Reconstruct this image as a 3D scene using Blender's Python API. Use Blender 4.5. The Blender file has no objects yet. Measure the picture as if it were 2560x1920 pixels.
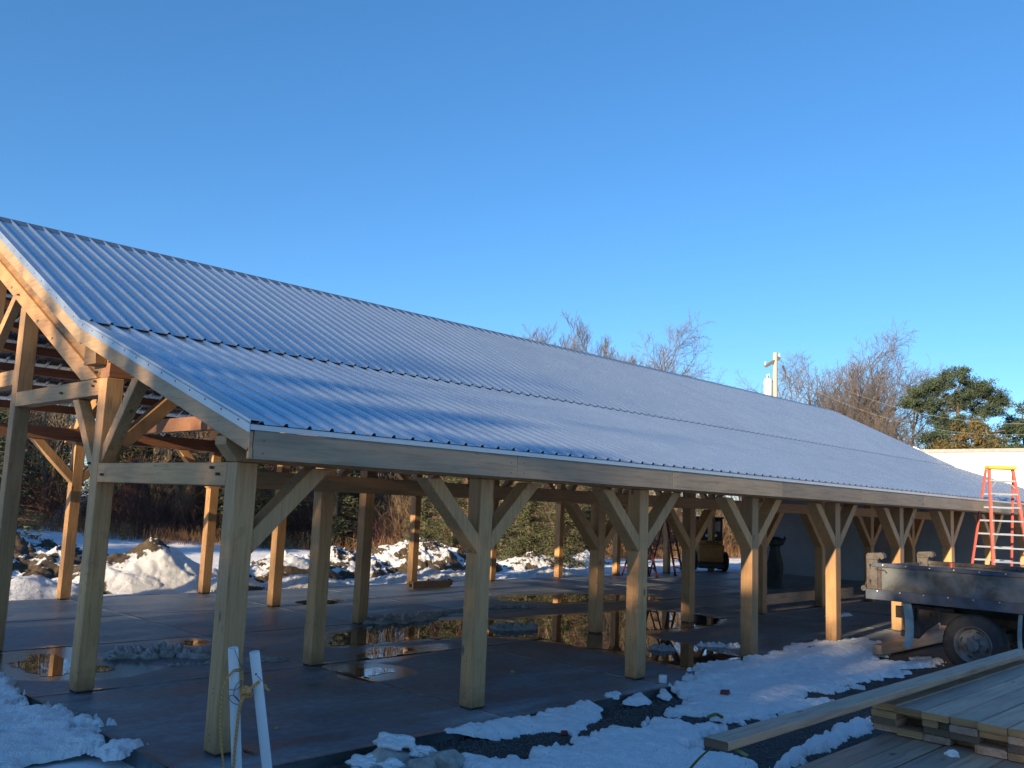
import bpy, bmesh, math, random
import numpy as np
from mathutils import Vector, Matrix, Quaternion
random.seed(7); rng = np.random.default_rng(11)
sc = bpy.context.scene
C = bpy.context.collection
# ------------------------------------------------------------------ camera
CAM = np.array((-4.128, -7.445, 2.266)); YAW, PITCH, ROLL = 0.7964, 0.1332, 0.0409
fw = np.array((math.sin(YAW)*math.cos(PITCH), math.cos(YAW)*math.cos(PITCH), math.sin(PITCH)))
rt = np.array((math.cos(YAW), -math.sin(YAW), 0.0)); up = np.cross(rt, fw)
r2 = rt*math.cos(ROLL)+up*math.sin(ROLL); u2 = -rt*math.sin(ROLL)+up*math.cos(ROLL)
cd = bpy.data.cameras.new('camera'); cam = bpy.data.objects.new('camera', cd); C.objects.link(cam)
M = Matrix([[r2[i], u2[i], -fw[i], CAM[i]] for i in range(3)]+[[0, 0, 0, 1]]); cam.matrix_world = M
cd.sensor_width = 36; cd.lens = 2255.7/2560*36; cd.clip_end = 3000; cd.clip_start = .1
sc.camera = cam
# ------------------------------------------------------------------ light
SD = Vector((8.0, 1.0, -1.91)).normalized()            # direction the sunlight travels
w = bpy.data.worlds.new('World'); sc.world = w; w.use_nodes = True
wn = w.node_tree.nodes; wl = w.node_tree.links; bg = wn['Background']
sky = wn.new('ShaderNodeTexSky'); sky.sky_type = 'NISHITA'; sky.sun_disc = False
sky.sun_elevation = math.asin(-SD.z); sky.sun_rotation = math.atan2(-SD.x, -SD.y)
sky.air_density = 1.0; sky.dust_density = 0.6; sky.ozone_density = 4.0; sky.altitude = 1500
hs = wn.new('ShaderNodeHueSaturation'); hs.inputs['Saturation'].default_value = 1.13; hs.inputs['Hue'].default_value = .5
wl.new(sky.outputs[0], hs.inputs['Color']); wb_ = wn.new('ShaderNodeMix'); wb_.data_type = 'RGBA'; wb_.blend_type = 'MULTIPLY'; wb_.inputs['Factor'].default_value = 1; wb_.inputs['B'].default_value = (.655, .74, .82, 1)
gm_ = wn.new('ShaderNodeGamma'); gm_.inputs['Gamma'].default_value = .84
wl.new(hs.outputs[0], wb_.inputs['A']); wl.new(wb_.outputs['Result'], gm_.inputs[0]); wl.new(gm_.outputs[0], bg.inputs[0]); bg.inputs[1].default_value = 0.15
sl = bpy.data.lights.new('sun', 'SUN'); sl.energy = 4.1; sl.angle = math.radians(.5); sl.color = (1, .78, .5)
so = bpy.data.objects.new('sun', sl); C.objects.link(so); so.rotation_euler = SD.to_track_quat('-Z', 'Y').to_euler(); so.location = (-20, -5, 20)
sc.view_settings.view_transform = 'Standard'; sc.view_settings.look = 'None'; sc.view_settings.gamma = 1
sc.view_settings.exposure = 1.22

# ------------------------------------------------------------------ materials
def nt(name):
    m = bpy.data.materials.new(name); m.use_nodes = True
    return m, m.node_tree.nodes, m.node_tree.links, m.node_tree.nodes['Principled BSDF']
def ramp(n, stops):
    r = n.new('ShaderNodeValToRGB'); e = r.color_ramp.elements
    while len(e) < len(stops): e.new(.5)
    for el, (p, c) in zip(e, stops): el.position = p; el.color = (*c, 1) if len(c) == 3 else c
    return r
def noise(n, l, vec, scale, detail=4, rough=.55, dist=0):
    t = n.new('ShaderNodeTexNoise'); t.inputs['Scale'].default_value = scale; t.inputs['Detail'].default_value = detail
    t.inputs['Roughness'].default_value = rough; t.inputs['Distortion'].default_value = dist
    if vec: l.new(vec, t.inputs['Vector'])
    return t
def mix(n, l, a, b, fac, mode='MIX'):
    m = n.new('ShaderNodeMix'); m.data_type = 'RGBA'; m.blend_type = mode
    for s, v in ((m.inputs['A'], a), (m.inputs['B'], b), (m.inputs['Factor'], fac)):
        if hasattr(v, 'is_linked') or hasattr(v, 'links'): l.new(v, s)
        elif isinstance(v, (int, float)): s.default_value = v
        else: s.default_value = (*v, 1)
    return m.outputs['Result']
def bump(n, l, p, h, strength=.3, dist=.02):
    b = n.new('ShaderNodeBump'); b.inputs['Strength'].default_value = strength; b.inputs['Distance'].default_value = dist
    l.new(h, b.inputs['Height']); l.new(b.outputs[0], p.inputs['Normal'])
def wood(name, base, dark, axis, knots=True, rough=.62, weather=None):
    m, n, l, p = nt(name)
    tc = n.new('ShaderNodeTexCoord'); oi = n.new('ShaderNodeObjectInfo')
    mp = n.new('ShaderNodeMapping'); s = [9.0, 9.0, 9.0]; s[axis] = .55; mp.inputs['Scale'].default_value = s
    cb = n.new('ShaderNodeCombineXYZ'); mu = n.new('ShaderNodeMath'); mu.operation = 'MULTIPLY'; mu.inputs[1].default_value = 37
    l.new(oi.outputs['Random'], mu.inputs[0])
    for i in range(3): l.new(mu.outputs[0], cb.inputs[i])
    l.new(tc.outputs['Object'], mp.inputs['Vector']); l.new(cb.outputs[0], mp.inputs['Location'])
    g = noise(n, l, mp.outputs[0], 3.2, 7, .62, .6)
    g2 = noise(n, l, tc.outputs['Object'], 1.1, 3, .5)
    c = ramp(n, [(.3, dark), (.52, base), (.75, tuple(min(1, x*1.12) for x in base))]); l.new(g.outputs['Fac'], c.inputs[0])
    c2 = ramp(n, [(.3, (.78, .78, .8)), (.7, (1.06, 1.03, 1.0))]); l.new(g2.outputs['Fac'], c2.inputs[0])
    out = mix(n, l, c.outputs[0], c2.outputs[0], 1.0, 'MULTIPLY')
    tint = ramp(n, [(0, (.66, .66, .68)), (.5, (.92, .9, .88)), (1, (1.12, 1.04, .95))]); l.new(oi.outputs['Random'], tint.inputs[0])
    out = mix(n, l, out, tint.outputs[0], 1.0, 'MULTIPLY')
    if knots:
        mk = n.new('ShaderNodeMapping'); s = [1.0, 1.0, 1.0]; s[axis] = .42; mk.inputs['Scale'].default_value = s
        l.new(tc.outputs['Object'], mk.inputs['Vector']); l.new(cb.outputs[0], mk.inputs['Location'])
        v = n.new('ShaderNodeTexVoronoi'); v.inputs['Scale'].default_value = 3.6; l.new(mk.outputs[0], v.inputs['Vector'])
        kr = ramp(n, [(0, (1, 1, 1)), (.06, (.85, .85, .85)), (.10, (0, 0, 0))]); l.new(v.outputs['Distance'], kr.inputs[0])
        out = mix(n, l, out, tuple(x*.33 for x in dark), kr.outputs[0])
        # checks: thin dark lines along the grain
        mc = n.new('ShaderNodeMapping'); s = [16.0, 16.0, 16.0]; s[axis] = .5; mc.inputs['Scale'].default_value = s
        l.new(tc.outputs['Object'], mc.inputs['Vector']); l.new(cb.outputs[0], mc.inputs['Location'])
        ck = noise(n, l, mc.outputs[0], 1.3, 2, .5, .2)
        cr = ramp(n, [(.485, (0, 0, 0)), (.5, (.75, .75, .75)), (.515, (0, 0, 0))]); l.new(ck.outputs['Fac'], cr.inputs[0])
        gm = noise(n, l, tc.outputs['Object'], 2.3, 2); gr = ramp(n, [(.55, (0, 0, 0)), (.65, (1, 1, 1))]); l.new(gm.outputs['Fac'], gr.inputs[0])
        cm = mix(n, l, cr.outputs[0], gr.outputs[0], 1.0, 'MULTIPLY')
        out = mix(n, l, out, tuple(x*.4 for x in dark), cm)
    if axis == 2:
        ge = n.new('ShaderNodeNewGeometry'); sx = n.new('ShaderNodeSeparateXYZ'); l.new(ge.outputs['Position'], sx.inputs[0]); hn = noise(n, l, tc.outputs['Object'], 7, 5, .7)
        ma = n.new('ShaderNodeMath'); ma.operation = 'MULTIPLY_ADD'; ma.inputs[1].default_value = .5; l.new(hn.outputs['Fac'], ma.inputs[0]); l.new(sx.outputs[2], ma.inputs[2])
        dr = ramp(n, [(.22, (.8, .8, .8)), (.5, (0, 0, 0))]); l.new(ma.outputs[0], dr.inputs[0]); out = mix(n, l, out, tuple(x*.42 for x in dark), dr.outputs[0])
        sn_ = noise(n, l, tc.outputs['Object'], 4.5, 6, .7); sr = ramp(n, [(.56, (0, 0, 0)), (.7, (.45, .45, .45))]); l.new(sn_.outputs['Fac'], sr.inputs[0]); out = mix(n, l, out, tuple(x*.6 for x in dark), sr.outputs[0])
    l.new(out, p.inputs['Base Color']); p.inputs['Roughness'].default_value = rough
    bump(n, l, p, g.outputs['Fac'], .35, .006)
    return m
PINE = (.58, .34, .155); PIND = (.43, .235, .10)
WX = wood('sawn_pine_x', PINE, PIND, 0); WY = wood('sawn_pine_y', PINE, PIND, 1); WZ = wood('sawn_pine_z', PINE, PIND, 2)
FX = wood('fascia_pine', (.36, .295, .21), (.25, .2, .14), 0)
BY = wood('barge_pine', (.50, .35, .20), (.36, .24, .13), 1)
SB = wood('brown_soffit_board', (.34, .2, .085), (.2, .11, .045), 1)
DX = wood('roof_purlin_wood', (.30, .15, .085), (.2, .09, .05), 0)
LX = wood('rough_lumber', (.50, .335, .23), (.30, .185, .125), 0)
LD = wood('rough_lumber_dark_end', (.16, .11, .07), (.08, .055, .04), 1, False)
LE = wood('rough_lumber_pale_end', (.47, .28, .12), (.32, .18, .08), 1, False)
def plain(name, col, rough=.5, metal=0, var=.15, scale=6, bmp=0, col2=None):
    m, n, l, p = nt(name)
    tc = n.new('ShaderNodeTexCoord'); g = noise(n, l, tc.outputs['Object'], scale, 5, .6)
    a = tuple(x*(1-var) for x in col) if col2 is None else col2
    c = ramp(n, [(.35, a), (.65, tuple(min(1, x*(1+var*.5)) for x in col))]); l.new(g.outputs['Fac'], c.inputs[0])
    l.new(c.outputs[0], p.inputs['Base Color']); p.inputs['Roughness'].default_value = rough; p.inputs['Metallic'].default_value = metal
    if bmp: bump(n, l, p, g.outputs['Fac'], bmp, .01)
    return m
def roofmat():
    m, n, l, p = nt('galvalume_roof'); tc = n.new('ShaderNodeTexCoord'); ge = n.new('ShaderNodeNewGeometry')
    g = noise(n, l, ge.outputs['Position'], .9, 4, .6); g3 = noise(n, l, ge.outputs['Position'], 3, 4, .6)
    c = ramp(n, [(.3, (.43, .53, .61)), (.7, (.49, .59, .67))]); l.new(g.outputs['Fac'], c.inputs[0])
    l.new(c.outputs[0], p.inputs['Base Color']); p.inputs['Metallic'].default_value = .86
    rr = ramp(n, [(.3, (.245,)*3), (.7, (.285,)*3)]); l.new(g3.outputs['Fac'], rr.inputs[0]); l.new(rr.outputs[0], p.inputs['Roughness'])
    g4 = noise(n, l, ge.outputs['Position'], 2.6, 3); bump(n, l, p, g4.outputs['Fac'], .04, .02)
    return m
ROOF = roofmat()
TRIM = plain('trim_metal', (.42, .47, .53), .42, .6, .06, 3)
DKM = plain('dark_steel', (.03, .03, .033), .5, .3)
SCREW = plain('screw_metal', (.08, .09, .1), .35, .6)
def concrete():
    m, n, l, p = nt('wet_concrete'); tc = n.new('ShaderNodeTexCoord'); at = n.new('ShaderNodeAttribute'); at.attribute_name = 'wet'
    P = tc.outputs['Object']
    a = noise(n, l, P, .55, 5, .6, .4); b = noise(n, l, P, 9, 6, .65); d = noise(n, l, P, 70, 3, .6)
    st = n.new('ShaderNodeMapping'); st.inputs['Scale'].default_value = (.35, 2.2, 1); st.inputs['Rotation'].default_value = (0, 0, .25); l.new(P, st.inputs['Vector'])
    e = noise(n, l, st.outputs[0], 1.2, 6, .65, .5)
    c = ramp(n, [(.25, (.10, .122, .138)), (.5, (.168, .195, .212)), (.75, (.25, .275, .29))]); l.new(a.outputs['Fac'], c.inputs[0])
    c2 = ramp(n, [(.3, (.72,)*3), (.7, (1.18,)*3)]); l.new(b.outputs['Fac'], c2.inputs[0])
    c3 = ramp(n, [(.33, (.52,)*3), (.62, (1.42,)*3)]); l.new(e.outputs['Fac'], c3.inputs[0])
    col = mix(n, l, mix(n, l, c.outputs[0], c2.outputs[0], 1.0, 'MULTIPLY'), c3.outputs[0], 1.0, 'MULTIPLY')
    wr = ramp(n, [(.0, (0,)*3), (.12, (.15,)*3), (.3, (1,)*3)]); l.new(at.outputs['Fac'], wr.inputs[0])
    col = mix(n, l, col, (.032, .034, .036), wr.outputs[0])
    l.new(col, p.inputs['Base Color'])
    rr = ramp(n, [(.3, (.3,)*3), (.65, (.62,)*3)]); l.new(e.outputs['Fac'], rr.inputs[0])
    rg = mix(n, l, rr.outputs[0], (.16,)*3, wr.outputs[0]); l.new(rg, p.inputs['Roughness'])
    bump(n, l, p, d.outputs['Fac'], .12, .004)
    return m
CONC = concrete()
def water():
    m, n, l, p = nt('puddle_water'); tc = n.new('ShaderNodeTexCoord')
    p.inputs['Base Color'].default_value = (.012, .012, .012, 1); p.inputs['Roughness'].default_value = .015; p.inputs['IOR'].default_value = 1.45
    p.inputs['Specular IOR Level'].default_value = .75
    g = noise(n, l, tc.outputs['Object'], 3.5, 2); bump(n, l, p, g.outputs['Fac'], .02, .01)
    return m
WATER = water()
def snowmat(name, dirt=True, col=(.92, .93, .94), clump=7, attr=True, bs=.6):
    m, n, l, p = nt(name); tc = n.new('ShaderNodeTexCoord'); P = tc.outputs['Object']
    a = noise(n, l, P, clump, 6, .6); b = noise(n, l, P, 45, 4, .65)
    c = ramp(n, [(.3, tuple(x*.92 for x in col)), (.6, col)]); l.new(a.outputs['Fac'], c.inputs[0]); out = c.outputs[0]
    if attr:
        at = n.new('ShaderNodeAttribute'); at.attribute_name = 'dirt'
        dn = noise(n, l, P, 7, 8, .75); dc = ramp(n, [(.3, (.035, .024, .014)), (.55, (.095, .066, .035)), (.75, (.17, .125, .065))]); l.new(dn.outputs['Fac'], dc.inputs[0])
        ad = n.new('ShaderNodeMath'); ad.operation = 'MULTIPLY_ADD'; ad.inputs[1].default_value = .35; l.new(dn.outputs['Fac'], ad.inputs[0])
        sb_ = n.new('ShaderNodeMath'); sb_.operation = 'SUBTRACT'; sb_.inputs[1].default_value = .175; l.new(at.outputs['Fac'], ad.inputs[2]); l.new(ad.outputs[0], sb_.inputs[0])
        mr = ramp(n, [(.46, (0,)*3), (.54, (1,)*3)]); l.new(sb_.outputs[0], mr.inputs[0])
        out = mix(n, l, out, dc.outputs[0], mr.outputs[0])
    gv = n.new('ShaderNodeTexVoronoi'); gv.inputs['Scale'].default_value = 16; l.new(P, gv.inputs['Vector']); gr_ = ramp(n, [(0, (1,)*3), (.10, (.8,)*3), (.15, (0,)*3)]); l.new(gv.outputs['Distance'], gr_.inputs[0]); gn = noise(n, l, P, 2.2, 3); gn2 = ramp(n, [(.5, (0,)*3), (.62, (.8,)*3)]); l.new(gn.outputs['Fac'], gn2.inputs[0])
    out = mix(n, l, out, (.12, .1, .08), mix(n, l, gr_.outputs[0], gn2.outputs[0], 1.0, 'MULTIPLY'))
    l.new(out, p.inputs['Base Color']); p.inputs['Roughness'].default_value = .75
    p.inputs['Subsurface Weight'].default_value = 0
    mm = n.new('ShaderNodeMath'); mm.operation = 'ADD'; l.new(a.outputs['Fac'], mm.inputs[0]); l.new(b.outputs['Fac'], mm.inputs[1])
    bump(n, l, p, mm.outputs[0], bs*1.5, .035)
    return m
SNOW = snowmat('snow', attr=False); MOUND = snowmat('snow_and_dirt')
SLUSH = snowmat('grey_slush', attr=False, col=(.66, .65, .63), clump=22, bs=1.0)
def gravel():
    m, n, l, p = nt('dark_gravel_ground'); tc = n.new('ShaderNodeTexCoord'); P = tc.outputs['Object']
    v = n.new('ShaderNodeTexVoronoi'); v.inputs['Scale'].default_value = 55; l.new(P, v.inputs['Vector'])
    c = ramp(n, [(0, (.022, .021, .02)), (.6, (.05, .048, .046)), (1, (.11, .105, .1))]); l.new(v.outputs['Color'], c.inputs[0])
    g = noise(n, l, P, .8, 5, .6); c2 = ramp(n, [(.35, (.55,)*3), (.65, (1.2,)*3)]); l.new(g.outputs['Fac'], c2.inputs[0])
    l.new(mix(n, l, c.outputs[0], c2.outputs[0], 1.0, 'MULTIPLY'), p.inputs['Base Color']); p.inputs['Roughness'].default_value = .7
    bump(n, l, p, v.outputs['Distance'], .8, .02)
    return m
GRAV = gravel()
STONE = plain('gravel_stone', (.12, .115, .11), .7, 0, .5, 40)
ROCK = plain('pale_rock', (.36, .34, .31), .8, 0, .35, 9, .5)
BARK = plain('bark_grey', (.16, .125, .095), .9, 0, .4, 12, .4)
TWIG = plain('twig_brown', (.17, .14, .12), .85, 0, .3, 3)
UNDG = plain('undergrowth_dark', (.10, .07, .05), .9, 0, .4, 3)
TWIGR = plain('twig_red_brown', (.15, .065, .05), .85, 0, .3, 3)
TWIGT = plain('twig_tan', (.36, .25, .13), .85, 0, .3, 3)
NEED = plain('spruce_needles', (.075, .085, .03), .75, 0, .5, 1.5, 0, (.03, .042, .018))
PINEN = plain('pine_needles', (.06, .085, .04), .75, 0, .5, 1.2, 0, (.02, .036, .024))
CEDAR = plain('cedar_foliage', (.15, .10, .028), .8, 0, .4, 2, 0, (.06, .055, .018))
REED = plain('dry_reed', (.42, .26, .12), .85, 0, .4, .6, 0, (.28, .12, .045))
WALL = plain('white_painted_block', (.78, .74, .68), .8, 0, .07, .6, .1)
PVC = plain('white_pvc', (.72, .78, .82), .35, 0, .04, 2)
def ropemat():
    m, n, l, p = nt('twisted_rope'); tc = n.new('ShaderNodeTexCoord')
    wv = n.new('ShaderNodeTexWave'); wv.bands_direction = 'DIAGONAL'; wv.inputs['Scale'].default_value = 28; l.new(tc.outputs['Object'], wv.inputs['Vector'])
    c = ramp(n, [(.1, (.5, .27, .09)), (.7, (.66, .38, .15))]); l.new(wv.outputs['Fac'], c.inputs[0]); l.new(c.outputs[0], p.inputs['Base Color'])
    p.inputs['Roughness'].default_value = .8; bump(n, l, p, wv.outputs['Fac'], .7, .006); return m
ROPE = ropemat()
RED = plain('ladder_red', (.52, .12, .09), .45, 0, .1); YEL = plain('ladder_yellow', (.66, .47, .04), .45, 0, .1)
ALU = plain('aluminium', (.62, .62, .6), .35, .6, .1)
TRUCKB = plain('faded_blue_steel', (.06, .08, .12), .5, .1, .3, 5, .1, (.05, .05, .06))
def rusty(name, a, b, sc_=3):
    m, n, l, p = nt(name); tc = n.new('ShaderNodeTexCoord'); P = tc.outputs['Object']
    g = noise(n, l, P, sc_, 8, .7, .3); c = ramp(n, [(.42, a), (.56, b), (.72, tuple(x*1.25 for x in b))]); l.new(g.outputs['Fac'], c.inputs[0])
    l.new(c.outputs[0], p.inputs['Base Color']); p.inputs['Roughness'].default_value = .6; bump(n, l, p, g.outputs['Fac'], .2, .01); return m
TRUCKG = rusty('weathered_grey_panel', (.06, .055, .05), (.12, .13, .135), 1.6)
RUST = rusty('rusty_steel', (.05, .035, .03), (.085, .078, .075), 7)
TYRE = plain('tyre_rubber', (.028, .028, .03), .8, 0, .3, 12)
RIM = rusty('dusty_rim', (.1, .09, .08), (.17, .17, .17), 6)
FLAP = plain('pale_mudflap', (.16, .27, .33), .5, 0, .2)
MACHY = plain('machine_yellow', (.33, .15, .035), .5, 0, .2)
TARP = plain('dark_tarp', (.012, .03, .035), .6, 0, .3, 4, .4)
GLASS = plain('dark_glass', (.02, .03, .04), .08)
DOORM = plain('door_paint', (.36, .28, .3), .6); ORNG = plain('orange_plastic', (.6, .12, .03), .4)
CRIM = plain('red_brick_bit', (.18, .04, .035), .7)
TAPE = plain('yellow_strap', (.16, .17, .03), .5)
LEAF = plain('dry_leaf', (.28, .17, .07), .8)

# ------------------------------------------------------------------ helpers
def link(name, me, mat, parent=None, label=None, cat=None, group=None, kind=None):
    o = bpy.data.objects.new(name, me); C.objects.link(o)
    if mat is not None and me is not None and not me.materials:
        for m_ in (mat if isinstance(mat, (list, tuple)) else [mat]): me.materials.append(m_)
    if parent: o.parent = parent
    tag(o, label, cat, group, kind); return o
def tag(o, label=None, cat=None, group=None, kind=None):
    for k, v in (('label', label), ('category', cat), ('group', group), ('kind', kind)):
        if v: o[k] = v
def empty(name, loc=(0, 0, 0), label=None, cat=None, group=None, rz=0):
    o = bpy.data.objects.new(name, None); C.objects.link(o); o.location = loc; o.rotation_euler = (0, 0, rz); o.empty_display_size = .2
    tag(o, label, cat, group); return o
def copy_tree(o, parent=None):
    c = o.copy(); C.objects.link(c); c.parent = parent
    for ch in [x for x in o.children]: copy_tree(ch, c)
    return c
def mesh(name, v, f, smooth=False, mats=None):
    me = bpy.data.meshes.new(name); me.from_pydata([tuple(map(float, x)) for x in v], [], [tuple(map(int, x)) for x in f])
    if smooth: me.polygons.foreach_set('use_smooth', [True]*len(me.polygons))
    if mats is not None: me.polygons.foreach_set('material_index', np.array(mats, dtype=np.int32))
    me.update(); return me
def npmesh(name, V, F, smooth=False):
    """fast mesh from arrays: V (n,3), F (m,3) or (m,4)"""
    V = np.asarray(V, dtype=np.float32); F = np.asarray(F, dtype=np.int32); k = F.shape[1]
    me = bpy.data.meshes.new(name); me.vertices.add(len(V)); me.vertices.foreach_set('co', V.ravel())
    me.loops.add(F.size); me.loops.foreach_set('vertex_index', F.ravel()); me.polygons.add(len(F))
    me.polygons.foreach_set('loop_start', np.arange(0, F.size, k, dtype=np.int32)); me.polygons.foreach_set('loop_total', np.full(len(F), k, dtype=np.int32))
    if smooth: me.polygons.foreach_set('use_smooth', np.ones(len(F), dtype=bool))
    me.update(); me.validate(); return me
class MB:
    def __init__(s): s.v = []; s.f = []; s.m = []
    def add(s, v, f, mi=0):
        o = len(s.v); s.v += [tuple(x) for x in v]; s.f += [tuple(i+o for i in q) for q in f]; s.m += [mi]*len(f)
    def box(s, a, b, mi=0):
        x0, y0, z0 = a; x1, y1, z1 = b
        s.add([(x0, y0, z0), (x1, y0, z0), (x1, y1, z0), (x0, y1, z0), (x0, y0, z1), (x1, y0, z1), (x1, y1, z1), (x0, y1, z1)],
              [(0, 3, 2, 1), (4, 5, 6, 7), (0, 1, 5, 4), (1, 2, 6, 5), (2, 3, 7, 6), (3, 0, 4, 7)], mi)
    def prism(s, poly, axis, a, b, mi=0):
        """poly in the plane normal to axis: axis 0 -> (y,z), 1 -> (x,z), 2 -> (x,y)"""
        def P(q, t): return (t, q[0], q[1]) if axis == 0 else (q[0], t, q[1]) if axis == 1 else (q[0], q[1], t)
        n = len(poly); v = [P(q, a) for q in poly]+[P(q, b) for q in poly]
        s.add(v, [tuple(range(n))[::-1], tuple(range(n, 2*n))]+[(i, (i+1) % n, n+(i+1) % n, n+i) for i in range(n)], mi)
    def tube(s, pts, rad, sides=8, cap=True, mi=0):
        pts = [Vector(p) for p in pts]; n = len(pts); rad = rad if hasattr(rad, '__len__') else [rad]*n
        t0 = (pts[1]-pts[0]).normalized(); a = t0.orthogonal().normalized(); v = []; f = []
        for i, p in enumerate(pts):
            t = (pts[min(i+1, n-1)]-pts[max(i-1, 0)]).normalized(); a = (a-t*a.dot(t)).normalized(); b = t.cross(a)
            for k in range(sides):
                an = 2*math.pi*k/sides; v.append(p+(a*math.cos(an)+b*math.sin(an))*rad[i])
        for i in range(n-1):
            for k in range(sides): f.append((i*sides+k, i*sides+(k+1) % sides, (i+1)*sides+(k+1) % sides, (i+1)*sides+k))
        if cap: f.append(tuple(range(sides))[::-1]); f.append(tuple(range((n-1)*sides, n*sides)))
        s.add(v, f, mi)
    def lathe(s, prof, c, axis=2, sides=24, mi=0):
        v = []; f = []; n = len(prof)
        for k in range(sides):
            an = 2*math.pi*k/sides; cs, sn = math.cos(an), math.sin(an)
            for r, h in prof:
                q = (r*cs, r*sn, h) if axis == 2 else (h, r*cs, r*sn) if axis == 0 else (r*sn, h, r*cs)
                v.append((c[0]+q[0], c[1]+q[1], c[2]+q[2]))
        for k in range(sides):
            for i in range(n-1): f.append((k*n+i, ((k+1) % sides)*n+i, ((k+1) % sides)*n+i+1, k*n+i+1))
        s.add(v, f, mi)
    def build(s, name, mat, parent=None, bevel=0, smooth=False, seg=1, **kw):
        me = mesh(name, s.v, s.f, False, s.m)
        bm = bmesh.new(); bm.from_mesh(me)
        bmesh.ops.recalc_face_normals(bm, faces=bm.faces)
        if bevel: bmesh.ops.bevel(bm, geom=[e for e in bm.edges if len(e.link_faces) == 2 and e.calc_face_angle(0) > .5], offset=bevel, segments=seg, affect='EDGES', clamp_overlap=True)
        if smooth:
            for fc in bm.faces: fc.smooth = True
        bm.to_mesh(me); bm.free()
        if smooth:
            try: me.set_sharp_from_angle(angle=math.radians(40))
            except Exception: pass
        return link(name, me, mat, parent, **kw)
def box(name, a, b, mat, parent=None, bevel=.006, **kw):
    m = MB(); m.box(a, b); return m.build(name, mat, parent, bevel, **kw)
# numpy value noise
_P = rng.random((256, 256))
def vnoise(x, y):
    xi = np.floor(x).astype(int); yi = np.floor(y).astype(int); fx = x-xi; fy = y-yi; fx = fx*fx*(3-2*fx); fy = fy*fy*(3-2*fy)
    g = lambda a, b: _P[a & 255, b & 255]
    return (g(xi, yi)*(1-fx)+g(xi+1, yi)*fx)*(1-fy)+(g(xi, yi+1)*(1-fx)+g(xi+1, yi+1)*fx)*fy
def fbm(x, y, oct=5, gain=.5):
    s = 0; a = 1; t = 0
    for i in range(oct): s = s+a*vnoise(x*2**i+17.3*i, y*2**i+9.1*i); t += a; a *= gain
    return s/t
def sdpoly(X, Y, poly):
    """signed distance, positive inside"""
    P = np.array(poly, float); n = len(P); d = np.full(X.shape, 1e9); ins = np.zeros(X.shape, bool)
    for i in range(n):
        a = P[i]; b = P[(i+1) % n]; e = b-a; wx = X-a[0]; wy = Y-a[1]
        t = np.clip((wx*e[0]+wy*e[1])/(e@e+1e-12), 0, 1); d = np.minimum(d, np.hypot(wx-t*e[0], wy-t*e[1]))
        c = ((a[1] > Y) != (b[1] > Y)) & (X < (b[0]-a[0])*(Y-a[1])/(b[1]-a[1]+1e-12)+a[0]); ins ^= c
    return np.where(ins, d, -d)
def clipgrid(x0, x1, y0, y1, res, field, zf):
    """triangulated sheet kept where field(x,y)>0, cut along the zero line; returns V,F"""
    xs = np.arange(x0, x1+res, res); ys = np.arange(y0, y1+res, res); X, Y = np.meshgrid(xs, ys, indexing='ij')
    Fv = field(X, Y); nx, ny = X.shape; idx = np.arange(nx*ny).reshape(nx, ny)
    a = idx[:-1, :-1].ravel(); b = idx[1:, :-1].ravel(); c = idx[1:, 1:].ravel(); d = idx[:-1, 1:].ravel()
    T = np.concatenate([np.stack([a, b, c], 1), np.stack([a, c, d], 1)]); P = np.stack([X.ravel(), Y.ravel()], 1); fv = Fv.ravel(); pos = fv > 0
    cnt = pos[T].sum(1); full = T[cnt == 3]; part = T[(cnt == 1) | (cnt == 2)]
    pts = [tuple(p) for p in P]; fl = list(fv); cache = {}; out = []
    def cut(i, j):
        k = (min(i, j), max(i, j))
        if k not in cache:
            t = fv[i]/(fv[i]-fv[j]); cache[k] = len(pts); pts.append((P[i][0]+(P[j][0]-P[i][0])*t, P[i][1]+(P[j][1]-P[i][1])*t)); fl.append(0.0)
        return cache[k]
    for t in part:
        q = []
        for k in range(3):
            i, j = t[k], t[(k+1) % 3]
            if pos[i]: q.append(i)
            if pos[i] != pos[j]: q.append(cut(i, j))
        for k in range(1, len(q)-1): out.append((q[0], q[k], q[k+1]))
    Fc = np.concatenate([full, np.array(out, int).reshape(-1, 3)]) if len(out) else full
    pts = np.array(pts); fl = np.array(fl); use = np.unique(Fc); rm = -np.ones(len(pts), int); rm[use] = np.arange(len(use))
    pts = pts[use]; fl = fl[use]; Z = zf(pts[:, 0], pts[:, 1], fl)
    return np.column_stack([pts, Z]), rm[Fc], fl
def setattr_pt(me, name, vals):
    a = me.attributes.new(name, 'FLOAT', 'POINT'); a.data.foreach_set('value', np.asarray(vals, dtype=np.float32))

# ------------------------------------------------------------------ setting: ground
GZ = -.12
GSNOW, n_, l_, p__ = nt('patchy_snow_ground'); tc_ = n_.new('ShaderNodeTexCoord'); ng = noise(n_, l_, tc_.outputs['Object'], .35, 8, .6); rg_ = ramp(n_, [(.36, (.07, .06, .045)), (.44, (.8, .82, .84))]); l_.new(ng.outputs['Fac'], rg_.inputs[0]); l_.new(rg_.outputs[0], p__.inputs['Base Color']); p__.inputs['Roughness'].default_value = .8
g = MB(); g.add([(-300, -300, GZ-.02), (700, -300, GZ-.02), (700, 700, GZ-.02), (-300, 700, GZ-.02)], [(0, 1, 2, 3)])
g.build('ground', GSNOW, kind='structure')
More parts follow.
